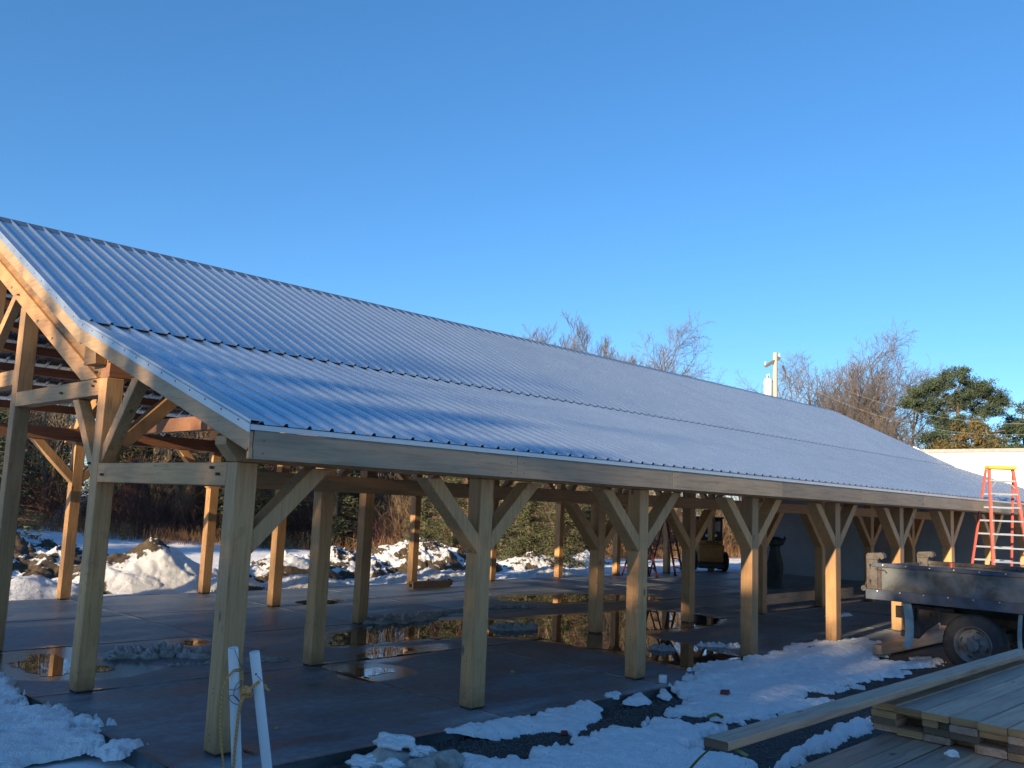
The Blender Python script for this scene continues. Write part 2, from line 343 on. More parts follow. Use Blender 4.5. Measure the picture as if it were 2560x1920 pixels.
# near gravel yard with relief
xs = np.arange(-6, 16, .07); ys = np.arange(-9, 0.2, .07); X, Y = np.meshgrid(xs, ys, indexing='ij')
Zg = GZ+.015+.05*(fbm(X*.9, Y*.9)-.45)+.02*fbm(X*7, Y*7, 3)
edge = np.clip(np.minimum.reduce([X+6, 16-X, Y+9])/1.0, 0, 1); Zg = GZ-.03+(Zg-GZ+.03)*edge
Zg = np.minimum(Zg, -.045)
idx = np.arange(X.size).reshape(X.shape); Fq = np.stack([idx[:-1, :-1].ravel(), idx[1:, :-1].ravel(), idx[1:, 1:].ravel(), idx[:-1, 1:].ravel()], 1)
link('gravel_yard', npmesh('gravel_yard', np.stack([X.ravel(), Y.ravel(), Zg.ravel()], 1), Fq, True), GRAV, kind='structure')
def ground_z(x, y): return GZ+.015+.05*(fbm(x*.9, y*.9)-.45)+.02*fbm(x*7, y*7, 3)

SLX0, SLX1, SLY0, SLY1 = -.42, 29.5, -.5, 12.25
PUD = {'main': [(4.76, 5.23), (5.29, 5.66), (5.9, 5.82), (6.27, 5.97), (7.01, 5.87), (8.36, 5.87), (9.13, 5.26), (10.33, 5.41), (11.58, 5.3), (12.75, 5.19), (13.53, 4.9), (13.8, 4.43), (13.94, 3.88), (13.48, 3.19), (12.53, 2.71), (11.42, 2.66), (10.59, 2.75), (9.91, 2.72), (9.6, 2.0), (9.6, 1.5), (9.66, 1.0), (9.3, .4), (9.0, .1), (8.27, -.1), (7.52, .0), (7.6, .79), (7.75, 1.54), (7.72, 2.26), (7.7, 2.86), (7.6, 3.42), (6.82, 4.1), (5.51, 4.25), (4.6, 4.27), (4.27, 4.47)],
       'thin': [(12.01, 8.69), (13.04, 8.75), (14.99, 8.25), (15.86, 7.44), (16.32, 6.6), (15.49, 6.15), (14.6, 6.56), (12.45, 6.89), (11.6, 7.92)],
       'bluish': [(4.13, 3.5), (4.67, 3.93), (5.14, 3.82), (5.87, 3.71), (5.73, 3.46), (5.01, 3.29), (4.32, 2.99), (4.04, 3.09)],
       'oval': [(3.31, 2.83), (3.55, 2.89), (3.86, 2.76), (3.98, 2.47), (3.86, 2.2), (3.52, 2.03), (3.18, 2.09), (3.08, 2.38)],
       'far': [(6.88, 9.81), (7.41, 10.0), (8.1, 9.77), (8.02, 9.29), (7.44, 8.98), (6.83, 9.26)],
       'left': [(-.07, 6.11), (.49, 6.33), (.86, 6.64), (1.1, 6.25), (1.13, 5.18), (1.39, 4.65), (1.42, 4.12), (.9, 3.76), (.43, 3.77), (-.07, 4.02), (-.32, 4.33), (-.35, 4.72)],
       'left2': [(2.53, 6.19), (2.79, 6.13), (2.92, 5.73), (2.66, 5.48), (2.4, 5.72)]}
def pudf(X, Y, key):
    return sdpoly(X, Y, PUD[key])
def wetfield(X, Y):
    d = np.full(X.shape, -9.0)
    for k in PUD: d = np.maximum(d, pudf(X, Y, k)+(-.12 if k in ('left', 'far', 'thin') else 0))
    d = d+.35*(fbm(X*1.3+5, Y*1.3, 4)-.5)+.1*(fbm(X*6, Y*6+3, 3)-.5)
    for px_, py_ in [(0.15, 0.1), (.15, 3.25), (3.15, 3.25), (6.2, 3.25)]:   # damp rings at post feet
        d = np.maximum(d, -.28+.0*X+(.42-np.hypot(X-px_-.1, (Y-py_)))*.55)
    return d
slab = link('concrete_slab', None, None, kind='structure')
jx = [SLX0]+[3.05*k+.1 for k in range(1, 10)]+[SLX1]; jy = [SLY0, 3.25, 6.36, 9.24, SLY1]
for i in range(len(jx)-1):
    for j in range(len(jy)-1):
        x0, x1, y0, y1 = jx[i]+.004, jx[i+1]-.004, jy[j]+.004, jy[j+1]-.004
        if i == 0: x0 = jx[0]
        if j == 0: y0 = jy[0]
        rs = .09 if i < 5 else .2
        nx = max(2, int((x1-x0)/rs)); ny = max(2, int((y1-y0)/rs)); xs = np.linspace(x0, x1, nx); ys = np.linspace(y0, y1, ny); X, Y = np.meshgrid(xs, ys, indexing='ij')
        V = np.stack([X.ravel(), Y.ravel(), np.zeros(X.size)], 1); idx = np.arange(X.size).reshape(X.shape)
        F = np.stack([idx[:-1, :-1].ravel(), idx[1:, :-1].ravel(), idx[1:, 1:].ravel(), idx[:-1, 1:].ravel()], 1)
        ring = list(idx[:, 0])+list(idx[-1, 1:])+list(idx[-2::-1, -1])+list(idx[0, -2:0:-1]); nb = len(ring)
        Vb = V[ring].copy(); Vb[:, 2] = -.22; o = len(V); V = np.vstack([V, Vb]); sk = [(ring[(k+1) % nb], ring[k], o+k, o+(k+1) % nb) for k in range(nb)]
        me = npmesh('slab_panel', V, np.vstack([F, np.array(sk)[:, ::-1]]))
        wv = np.clip((wetfield(V[:, 0], V[:, 1])+.32)/.9, 0, 1); setattr_pt(me, 'wet', wv)
        link('slab_panel', me, CONC, slab)
b_ = MB(); b_.box((SLX0+.01, SLY0+.01, -.2), (SLX1-.01, SLY1-.01, -.012)); b_.build('slab_core', CONC, slab)
for k in PUD:
    thr = {'left': .41, 'thin': .16, 'left2': .1}.get(k, .11)
    P = np.array(PUD[k]); x0, y0 = P.min(0)-.3; x1, y1 = P.max(0)+.3
    fld = lambda X, Y, k=k, thr=thr: np.minimum(pudf(X, Y, k)+.62*(fbm(X*1.7+3, Y*1.7, 4)-.5)+.22*(fbm(X*7, Y*7, 3)-.5)-thr, np.minimum(np.minimum(X-SLX0-.02, Y-SLY0-.02), 9))
    V, F, fl = clipgrid(x0, x1, y0, y1, .05, fld, lambda x, y, f: .0035+0*x)
    link('puddle', npmesh('puddle', V, F), WATER, kind='structure')

# snow patches on the yard
SN = {'upper': [(6.69, -.2), (8.04, .13), (8.55, .03), (9.14, .02), (9.72, .03), (10.94, .30), (11.4, .30), (12.3, .21), (13.09, .06), (13.25, -.14), (12.47, -.96), (11.39, -.98), (11.73, -1.51), (12.61, -1.53), (12.41, -1.86), (11.18, -1.75), (9.82, -1.86), (9.1, -1.73), (8.71, -1.9), (8.0, -1.74), (7.33, -1.67), (7.13, -2.14), (6.33, -2.1), (5.85, -1.99), (5.32, -2.09), (5.05, -1.92), (5.27, -1.57), (5.08, -1.37), (4.93, -1.14), (5.77, -.91), (6.27, -.55)],
      'lower': [(1.78, -1.36), (2.27, -1.39), (2.76, -1.46), (3.29, -1.38), (3.68, -1.37), (4.03, -1.41), (4.54, -1.39), (4.61, -1.6), (4.66, -1.81), (4.83, -2.04), (4.3, -2.17), (3.92, -2.33), (3.86, -2.55), (3.93, -2.81), (3.99, -3.07), (3.27, -3.46), (1.28, -1.89)],
      'mid': [(2.24, -0.50), (2.68, -0.52), (3.1, -0.52), (3.43, -0.58), (3.77, -0.54), (4.13, -0.52), (4.48, -0.49), (4.5, -0.66), (4.31, -0.81), (3.98, -0.93), (3.44, -1.14), (3.38, -0.95), (3.2, -0.86), (2.92, -0.87), (2.55, -0.67)],
      'dot1': [(4.96, -0.42), (5.2, -0.32), (5.24, -0.37), (5.06, -0.50)], 'dot2': [(4.9, -0.67), (5.26, -0.52), (5.45, -0.54), (5.35, -0.76), (5.03, -0.75)],
      'dot3': [(5.73, -0.62), (5.93, -0.52), (5.91, -0.68), (5.69, -0.78)], 'dot4': [(6.86, -1.96), (7.39, -1.91), (7.55, -2.11), (7.02, -2.2)],
      'strip': [(6.96, -2.8), (6.48, -3.01), (5.23, -3.08), (4.12, -3.17), (3.7, -3.38), (3.53, -3.24), (4.56, -3.0), (5.51, -2.86), (6.69, -2.74)],
      'leftA': [(-.45, 5.05), (-.36, 4.77), (-.32, 4.46), (-.34, 3.9), (-.47, 3.23), (-.72, 2.85), (-1.4, 2.7), (-1.6, 4.6)],
      'leftB': [(-1.6, 3.4), (-.63, 3.1), (-.36, 2.71), (-.38, 1.99), (-.40, 1.51), (-.42, 1.06), (-.45, .77), (-.54, .62), (-.62, .86), (-.76, 1.13), (-.98, 1.06), (-1.2, .87), (-1.66, .62), (-2.4, .9)],
      'outer': [(-1.2, 3), (-.6, 6), (-.7, 13), (-9, 14), (-9, 3)]}
def snowsheet(keys, hmax, res, nz=.16, grow=.05, top=.0, base=None):
    Ps = np.vstack([np.array(SN[k]) for k in keys]); x0, y0 = Ps.min(0)-.4; x1, y1 = Ps.max(0)+.4
    def fld(X, Y):
        d = np.full(X.shape, -9.0)
        for k in keys: d = np.maximum(d, sdpoly(X, Y, SN[k]))
        return d+grow+nz*2*(fbm(X*3.1, Y*3.1, 4)-.5)+nz*1.3*(fbm(X*11+4, Y*11, 3)-.5)
    def zf(x, y, f):
        h = hmax*(1-np.exp(-np.maximum(f, 0)/.05))*(.55+.9*fbm(x*4, y*4, 4)*1.0)+.034*(fbm(x*13, y*13, 4)-.5)*np.clip(f/.05, 0, 1)+.02*(np.abs(fbm(x*7+9, y*7, 3)-.5)*3-.3)*np.clip(f/.06, 0, 1)
        b = np.where((x > SLX0) & (y > SLY0), .0, -.075) if base is None else base
        b = -.085+.088*np.clip((y-(SLY0-.42))/.42, 0, 1)*np.clip((x-(SLX0-.42))/.42, 0, 1)
        return b+np.maximum(h, -.01)*np.clip(f/.02, 0, 1)-.02*(f <= 0)
    V, F, fl = clipgrid(x0, x1, y0, y1, res, fld, zf)
    return npmesh('snow', V, F, True)
link('snow', snowsheet(['upper'], .06, .03, .30, -.035), SNOW, kind='structure')
link('snow', snowsheet(['lower'], .09, .026, .28, .01), SNOW, kind='structure')
link('snow', snowsheet(['mid', 'dot1', 'dot2', 'dot3'], .05, .025, .1, .02), SNOW, kind='structure')
link('snow', snowsheet(['strip', 'dot4'], .08, .03, .12, .03), SNOW, kind='structure')
link('snow', snowsheet(['leftA', 'leftB'], .09, .028, .28, -.03), SNOW, kind='structure')
link('snow', snowsheet(['outer'], .15, .15, .12), SNOW, kind='structure')

# snow field behind the slab up to and under the wood
xs = np.arange(-14, 62, .3); ys = np.concatenate([np.arange(12.2, 24, .15), np.arange(24, 75, .5)]); X, Y = np.meshgrid(xs, ys, indexing='ij')
Z = -.14+.16*(fbm(X*.45, Y*.45)-.4)+.10*fbm(X*2.2, Y*2.2, 4)+np.clip((Y-12.3)/1.5, 0, 1)*.03+np.clip((Y-28)/30, 0, 1)*1.6
V = np.stack([X.ravel(), Y.ravel(), Z.ravel()], 1); idx = np.arange(X.size).reshape(X.shape)
F = np.stack([idx[:-1, :-1].ravel(), idx[1:, :-1].ravel(), idx[1:, 1:].ravel(), idx[:-1, 1:].ravel()], 1)
me = npmesh('snow_field', V, F, True); setattr_pt(me, 'dirt', np.clip(.1+.9*(fbm(V[:, 0]*1.2, V[:, 1]*1.2, 4)-.35)-.15, 0, .52)); link('snow_field', me, MOUND, kind='structure')
xs = np.arange(29, 75, .6); ys = np.arange(-2, 13, .6)

def mound(cx, cy, rx, ry, h, rot, label, dirt=.45, sharp=1.4, rough=.35, seed=0, res=.055, side=None, peak=0, z0=-.1, name='snow_covered_dirt_mound', cat='mound', mat=None):
    def uv(X, Y):
        c, s = math.cos(rot), math.sin(rot); return ((X-cx)*c+(Y-cy)*s)/rx, (-(X-cx)*s+(Y-cy)*c)/ry
    def H(X, Y):
        u, v = uv(X, Y); r = np.hypot(u, v); r = r*(1+.5*(fbm(X*1.1+seed, Y*1.1, 3)-.5)); k = np.clip(1-r, 0, 1)**(sharp*.7)
        return h*k*(1+rough*2*(fbm(X*1.9+seed*3, Y*1.9, 4)-.5))+(rough*.32*h*(fbm(X*6+seed, Y*6, 4)-.5)+.14*rough*(np.abs(fbm(X*9+seed, Y*9, 5)-.5)*4-.6))*np.clip(k*4, 0, 1)-.02
    R = max(rx, ry)*1.35
    V, F, fl = clipgrid(cx-R, cx+R, cy-R, cy+R, res, H, lambda x, y, f: z0+f)
    e = .06; sx = (H(V[:, 0]+e, V[:, 1])-H(V[:, 0]-e, V[:, 1]))/(2*e); sy = (H(V[:, 0], V[:, 1]+e)-H(V[:, 0], V[:, 1]-e))/(2*e)
    sl_ = np.hypot(sx, sy); d = dirt+.55*(sl_-.7)+.9*(fbm(V[:, 0]*1.6+seed*7, V[:, 1]*1.6, 4)-.5)
    if side: d = d+side[2]*np.tanh(((V[:, 0]-cx)*side[0]+(V[:, 1]-cy)*side[1])/rx*2)
    if peak: d = d+peak*np.clip((fl-h*.62)/(h*.25), 0, 1)
    me = npmesh(name, V, F, True); setattr_pt(me, 'dirt', np.clip(d, 0, 1))
    return link(name, me, mat or MOUND, label=label, cat=cat)
mound(3.6, 17.8, 3.1, 2.3, 1.15, 0, 'tall dark dirt mound streaked with snow at far left behind the slab', .62, .9, .36, 1)
mound(2.9, 13.5, 1.5, .9, .5, 0, 'low bright snow berm in front of the dark dirt mound at left', .08, .9, .25, 2, name='snow_berm', cat='snow berm')
mound(5.75, 14.3, 2.2, 1.7, 1.18, 0, 'steep cone of snow with bare brown dirt on its peak and left flank', .36, 1.15, .22, 3, side=(-.7, .7, .5), peak=.5)
mound(7.3, 12.9, .75, .55, .5, 0, 'rounded lump of plowed snow beside the dark post behind the corner post', .05, .6, .2, 4, name='snow_lump', cat='snow lump')
mound(9.9, 14.9, 2.0, 1.5, .78, .2, 'brown dirt mound with snow cap between the two dark interior posts', .55, .85, .3, 5)
mound(12.5, 16.2, 2.4, 1.6, .8, .1, 'lumpy dark dirt mound behind the orange lit interior post', .5, .8, .34, 6)
mound(9.4, 13.1, 1.9, .6, .35, 0, 'low snow ridge along the far slab edge under the first bays', .1, .8, .3, 7, name='snow_ridge', cat='snow ridge')
mound(16.2, 16.6, 3.1, 2.0, 1.15, 0, 'largest brown dirt mound topped with snow left of the second front post', .47, .85, .3, 8)
mound(13.8, 13.3, 2.4, .7, .45, 0, 'snow ridge behind the far post with snow piled at its foot', .15, .8, .35, 9, name='snow_ridge', cat='snow ridge')
mound(21.8, 16.4, 2.3, 1.2, .6, 0, 'low brown dirt mound seen between the second and third front posts', .55, 1.0, .3, 10)
mound(19.2, 13.3, 2.6, .6, .35, 0, 'thin snow ridge on the slab edge beyond the big puddle', .1, .8, .35, 11, name='snow_ridge', cat='snow ridge')
mound(26.0, 17.2, 2.2, 1.1, .6, .2, 'small dirt mound behind the dark stepladders', .5, 1.0, .3, 12)
mound(18.6, 18.6, 2.0, 1.2, .75, .2, 'smooth snow bank sloping beside the tall evergreen bush', .2, 1.0, .2, 13, name='snow_bank', cat='snow bank')

# ------------------------------------------------------------------ the pavilion
PW = .206; L = 3.05; ROWY = [0, 3.145, 6.258, 9.14, 11.96]
pav = empty('timber_pavilion', (0, 0, 0), 'long open timber frame pavilion with a ribbed metal roof on square posts over the slab', 'pavilion')
def post(x, y, top, parent=pav, holes=True):
    o = box('post', (x, y, .022), (x+PW, y+PW, top), WZ, parent, .008)
    box('base_plate', (x+.012, y+.012, 0), (x+PW-.012, y+PW-.012, .0215), DKM, o, 0)
    if holes and y < 4 and x < 13:
        m = MB()
        for zz in (.12, .17, .52, .56):
            m.lathe([(0, -.001), (.007, -.001), (.007, -.0002)], (x-.0005+.0, y+PW*.55, zz), 0, 8)
        m.build('bolt_hole', DKM, o)
    return o
KF = range(0, 10)
for k in KF: post(k*L, 0, 2.55)
for k in KF: post(k*L, ROWY[1], 3.54)
for k in (0,): post(0, ROWY[2], 4.78)
post(2*L-.02, ROWY[2]-.06, 4.3); post(2*L-.02, ROWY[3], 5.0)
for k in range(0, 10): post(k*L-.1, ROWY[4], 3.2)
def bracex(x, y, z0, d, reach=.8, th=.155, wd=PW, par=pav, mat=WZ):
    """knee brace in the x-z plane; x = post face it leaves, d = +1/-1; z0 lower foot"""
    a = th*1.414
    poly = [(x, z0), (x, z0+a), (x+d*reach, z0+a+reach), (x+d*(reach+a), z0+a+reach)] 
    m = MB(); m.prism(poly, 1, y+.002, y+wd-.002); return m.build('brace', mat, par, .006)
def bracey(x, y, z0, d, reach, rise=None, th=.15, wd=PW, par=pav, mat=WZ):
    a = th*1.414; rise = rise or reach
    poly = [(y, z0), (y, z0+a), (y+d*reach, z0+a+rise), (y+d*(reach+a*reach/rise), z0+a+rise)]
    m = MB(); m.prism(poly, 0, x+.03, x+wd-.03); return m.build('brace', mat, par, .006)
for k in KF:
    if k > 0: bracex(k*L, 0, 1.70, -1, .60)
    bracex(k*L+PW, 0, 1.73, 1, .59)
# front eave plate, with chamfered stub end
pl = MB(); pl.prism([(-.135, 2.78), (-.135, 2.70), (.0, 2.555), (L*9+.3, 2.555), (L*9+.3, 2.78)], 1, .0, .2)
pl.build('plate_beam', WX, pav, .006)
box('plate_beam', (.1, ROWY[1]-.012, 2.345), (28.9, ROWY[1]+.19, 2.572), WX, pav)
pl = MB(); pl.prism([(.03, 3.72), (.03, 3.55), (L*9+.3, 3.55), (L*9+.3, 3.72)], 1, ROWY[1]+.03, ROWY[1]+.2); pl.build('plate_beam', DX, pav, .006)
box('plate_beam', (-.2, ROWY[4]-.01, 3.203), (29.2, ROWY[4]+.2, 3.46), DX, pav)
# gable bent and the inner bents
def tie(x, y0, y1, z0, z1): return box('tie_beam', (x+.003, y0, z0), (x+PW-.003, y1, z1), WY, pav)
def peg(par, x, y, z):
    m = MB(); m.tube([(x-.035, y, z), (x+.01, y, z)], .014, 8); m.build('peg', LD, par, 0)
t1 = tie(0, PW, ROWY[1], 2.335, 2.549); peg(t1, 0, .33, 2.44); peg(t1, 0, 2.98, 2.42); peg(t1, 0, .45, 2.50)
t2 = tie(0, ROWY[1]+PW, ROWY[2], 3.345, 3.545); peg(t2, 0, 3.5, 3.46); peg(t2, 0, 4.5, 3.43); peg(t2, 0, 3.45, 3.51)
t3 = tie(0, ROWY[2]+PW, 9.4, 3.66, 3.88)
p_ = box('post', (0, 7.94, 3.883), (PW, 8.15, 6.0), WZ, pav)
b = bracey(0, ROWY[1]+PW, 2.32, 1, .68, .80); peg(b, .03, 3.45, 2.55)
bracey(0, ROWY[1], 2.56, -1, .62, .72)
bracey(0, ROWY[4], 2.3, -1, .7, .7)
bracex(PW, ROWY[1], 2.62, 1, .70); bracex(PW-.1, ROWY[4], 2.35, 1, .65)
for k in range(1, 10): bracex(k*L-.1, ROWY[4], 2.35, -1, .65); bracex(k*L-.1+PW, ROWY[4], 2.35, 1, .65)
for k in range(3, 9): bracex(k*L+PW, ROWY[1], 1.5, 1, .62); bracex(k*L, ROWY[1], 1.5, -1, .62)
m = MB(); m.prism([(ROWY[2]+PW+.02, 4.3), (7.55, 4.42), (7.55, 4.58), (6.62, 5.06), (6.55, 4.95)], 0, .03, .14)
st_ = MB(); st_.prism([(7.95, 4.0), (7.95, 4.2), (6.95, 5.06), (6.75, 5.05)], 0, .03, .15); st_.build('strut', WY, pav, .005)
# roof planes
E_Y, E_Z, K_Y, K_Z, R_Y, R_Z = -.451, 2.875, 3.707, 4.246, 8.044, 6.373
s1 = (K_Z-E_Z)/(K_Y-E_Y); s2 = (R_Z-K_Z)/(R_Y-K_Y)
zl = lambda y: E_Z+s1*(y-E_Y); zu = lambda y: K_Z+s2*(y-K_Y)
def rafter(x, w_=PW, full=True):
    d = .243
    top = lambda y: zu(y)-.56+.0
    m = MB(); m.prism([(3.45, top(3.45)+.0), (8.044, top(8.044)), (8.044, top(8.044)-d), (3.93, 3.552), (3.45, 3.552)] if x < .5 else [(3.1, top(3.1)), (8.044, top(8.044)), (8.044, top(8.044)-d), (3.1, top(3.1)-d)], 0, x+.002, x+w_-.002)
    o = m.build('rafter', WY, pav, .006)
    m = MB(); m.prism([(12.9, top(8.044)-s2*(12.9-8.044)), (8.044, top(8.044)), (8.044, top(8.044)-d), (12.9, top(8.044)-d-s2*(12.9-8.044))], 0, x+.002, x+w_-.002)
    m.build('rafter', WY, pav, .006)
    return o
for k in KF:
    r_ = rafter(k*L)
    if k == 0: peg(r_, 0, 6.6, 4.98); peg(r_, 0, 3.45, 3.62)
    m = MB(); m.prism([(-.38, zl(-.38)-.26), (-.38, zl(-.38)-.06), (3.3, zl(3.3)-.14), (3.3, zl(3.3)-.34), (.2, zl(.2)-.3)], 0, k*L+.03, k*L+PW-.03); m.build('rafter', WY, pav, .006)
    if k > 0 and k % 1 == 0:
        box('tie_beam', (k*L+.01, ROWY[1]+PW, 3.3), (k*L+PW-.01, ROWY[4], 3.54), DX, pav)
# brown soffit board filling between rafter and roof on the gable
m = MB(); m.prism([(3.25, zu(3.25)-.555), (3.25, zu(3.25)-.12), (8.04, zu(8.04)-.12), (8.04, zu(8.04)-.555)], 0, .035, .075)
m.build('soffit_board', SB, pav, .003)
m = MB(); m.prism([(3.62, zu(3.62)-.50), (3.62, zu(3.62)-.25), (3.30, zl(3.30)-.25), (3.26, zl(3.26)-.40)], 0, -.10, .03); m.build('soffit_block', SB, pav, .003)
# purlins
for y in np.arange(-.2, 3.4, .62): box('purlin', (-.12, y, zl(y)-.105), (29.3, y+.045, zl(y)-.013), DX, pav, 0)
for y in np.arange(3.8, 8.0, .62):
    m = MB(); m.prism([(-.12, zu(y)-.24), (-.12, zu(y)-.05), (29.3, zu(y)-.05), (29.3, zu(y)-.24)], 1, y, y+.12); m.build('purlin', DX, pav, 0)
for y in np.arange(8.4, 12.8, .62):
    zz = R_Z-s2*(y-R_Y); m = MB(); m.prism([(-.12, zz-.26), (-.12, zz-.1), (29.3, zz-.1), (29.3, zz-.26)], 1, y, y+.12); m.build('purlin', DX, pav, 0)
# fascia boards, jointed at the bays
fx = [-.12]+[3.165+3.06*i for i in range(0, 10)]; fx = [v for v in fx if v < 29.3]+[29.55]
for i in range(len(fx)-1):
    o = box('fascia_board', (fx[i]+.003, -.45, 2.567), (fx[i+1]-.003, -.41, 2.813), FX, pav, .002)
    m = MB()
    for xx in (fx[i]+.10, fx[i+1]-.10):
        for zz in (2.62, 2.73): m.lathe([(0, -.0015), (.008, -.0015), (.008, 0)], (xx, -.4502, zz), 1, 8)
    m.build('nail_heads', SCREW, o, kind='stuff')
# barge boards (gable rake)
def bargeb(y0, y1, zf_, d0, d1, x=-.125):
    m = MB(); m.prism([(y0, zf_(y0)-d0), (y0, zf_(y0)-d1), (y1, zf_(y1)-d1), (y1, zf_(y1)-d0)], 0, x-.035, x); return m.build('barge_board', BY, pav, .003)
bargeb(-.448, 3.66, zl, .25, .07); bargeb(3.66, 8.04, zu, .262, .09)
box('barge_end_block', (-.16, -.452, 2.567), (-.123, -.42, 2.66), BY, pav, .002)
def trimp(y0, y1, zf_):
    m = MB(); m.prism([(y0, zf_(y0)-.085), (y0, zf_(y0)+.03), (y1, zf_(y1)+.03), (y1, zf_(y1)-.085)], 0, -.172, -.164)
    m.prism([(y0, zf_(y0)+.024), (y0, zf_(y0)+.030), (y1, zf_(y1)+.030), (y1, zf_(y1)+.024)], 0, -.164, -.035)
    o = m.build('rake_trim', TRIM, pav, 0)
    q = MB(); n_ = int((y1-y0)/.32)
    for i in range(n_):
        y = y0+.2+i*.32; q.lathe([(0, -.004), (.009, -.003), (.009, 0)], (-.1725, y, zf_(y)-.03), 0, 8)
    q.build('trim_screws', SCREW, o)
trimp(-.455, K_Y, zl); trimp(K_Y, R_Y, zu)
m = MB(); m.box((-.165, -.462, 2.815), (29.6, -.455, 2.862)); m.box((-.165, -.455, 2.855), (29.6, -.40, 2.861)); m.build('eave_drip_edge', TRIM, pav, 0)
# roof panels with ribs (shared mesh per tier)
RS = .241
def panel_mesh(name, y0, y1, zf_, lift):
    prof = []
    for i in range(4):
        b0 = i*RS; prof += [(b0, 0), (b0+RS/2-.028, 0), (b0+RS/2-.011, .027), (b0+RS/2+.011, .027), (b0+RS/2+.026, 0)]
    prof.append((4*RS, 0)); n = len(prof); sl_ = (zf_(y1)-zf_(y0))/(y1-y0); nv = np.array((0, -sl_, 1)); nv = nv/np.linalg.norm(nv)
    V = []; 
    for y in (y0, y1):
        for th in (0, -.0012*1.0):
            for (x, h) in prof: q = np.array((x, y, zf_(y)+lift))+nv*(h+th); V.append(q)
    F = [(i, i+1, 2*n+i+1, 2*n+i) for i in range(n-1)]+[(n+i+1, n+i, 3*n+i, 3*n+i+1) for i in range(n-1)]
    F += [(i+1, i, n+i, n+i+1) for i in range(n-1)]+[(2*n+i, 2*n+i+1, 3*n+i+1, 3*n+i) for i in range(n-1)]
    return mesh(name, V, F)
RX0 = .175-RS*1.5; NP = 31
zb = lambda y: R_Z-s2*(y-R_Y)
lo = panel_mesh('roof_panel', E_Y-.02, K_Y, zl, .0); hi = panel_mesh('roof_panel', K_Y-.10, R_Y-.01, zu, .042); bk = panel_mesh('roof_panel', R_Y+.01, 12.95, zb, .01)
for me, gap in ((lo, 0), (hi, 0), (bk, 0)):
    for i in range(NP):
        x = RX0+i*4*RS
        if x+4*RS > 29.75: break
        o = link('roof_panel', me, ROOF, pav); o.location = (x, 0, 0)
# screws on the ribs' flats
def screws(y_list, zf_, lift, x1=14):
    q = MB(); x = .175+RS*.5-.0
    while x < x1:
        for y in y_list:
            c = (x-RS*.5+.045, y+random.uniform(-.01, .01), zf_(y)+lift)
            q.add([(c[0]-.011, c[1]-.011, c[2]), (c[0]+.011, c[1]-.011, c[2]), (c[0]+.011, c[1]+.011, c[2]+.005), (c[0]-.011, c[1]+.011, c[2]+.005), (c[0], c[1], c[2]+.011)], [(0, 1, 4), (1, 2, 4), (2, 3, 4), (3, 0, 4)])
        x += RS
    return q
q = screws(np.arange(-.2, 3.6, .62), zl, .001, 24); q.build('roof_screws', SCREW, pav, 0, kind='stuff')
q = screws(np.arange(3.9, 7.9, .62), zu, .043, 9); q.build('roof_screws', SCREW, pav, 0, kind='stuff')
m = MB(); m.prism([(K_Y-.06, zl(K_Y-.06)+.004), (K_Y-.06, zu(K_Y-.06)+.036), (K_Y-.02, zu(K_Y-.02)+.036), (K_Y-.02, zl(K_Y-.02)+.004)], 0, -.16, 29.5); m.build('seam_closure', DKM, pav, 0)
m = MB(); nl = R_Z+.06
m.prism([(R_Y-.17, zu(R_Y-.17)+.05), (R_Y, nl+.012), (R_Y+.17, zu(R_Y-.17)+.05), (R_Y+.17, zu(R_Y-.17)+.043), (R_Y, nl), (R_Y-.17, zu(R_Y-.17)+.043)], 0, -.17, 29.65); m.build('ridge_cap', plain('ridge_metal', (.10, .14, .2), .45, .4), pav, 0)
# roof seen closing against the building: white flashing
WX0 = 29.66
# ------------------------------------------------------------------ white building
bld = empty('white_building', (36, 2, GZ), 'low flat white block building with dark roof edge beyond the far end of the pavilion', 'building')
bld_in = bld
def bbox_(n_, a, b, mat, **kw): 
    o = box(n_, tuple(np.array(a)-np.array((36, 2, GZ))), tuple(np.array(b)-np.array((36, 2, GZ))), mat, bld, kw.pop('bevel', 0), **kw); return o
bbox_('wall', (WX0+.02, -14, 3.02), (WX0+14, 11.5, 4.74), WALL); bbox_('lower_wall', (WX0+.03, -13.99, GZ), (WX0+13.99, 11.49, 3.018), plain('shade_toned_wall', (.33, .35, .40), .8, 0, .15, .7, .1))  # lower wall: shade under the pavilion roof is put into its darker colour
bbox_('roof_edge', (WX0-.04, -14.1, 4.742), (WX0+14.1, 11.56, 4.86), plain('roof_edge_flashing', (.33, .31, .29), .6))
bbox_('door', (WX0-.03, 5.3, 0), (WX0+.018, 6.3, 2.1), DOORM); 
o = bbox_('door_frame', (WX0-.045, 5.2, 0), (WX0-.031+.04, 5.297, 2.2), DOORM)
bbox_('wall_vent', (WX0-.03, -.9, 2.6), (WX0+.018, -.2, 2.95), DKM)
def flash(y0, y1, zf_):
    m = MB(); off = np.array((36, 2, GZ)); P = [(y0-off[1], zf_(y0)-off[2]+.0), (y0-off[1], zf_(y0)-off[2]+.1), (y1-off[1], zf_(y1)-off[2]+.1), (y1-off[1], zf_(y1)-off[2])]
    m.prism(P, 0, WX0-off[0]-.03, WX0-off[0]+.018); m.build('wall_flashing', plain('white_flashing', (.8, .8, .8), .4), bld, 0)
flash(-.45, K_Y, zl); flash(K_Y, 5.0, zu)

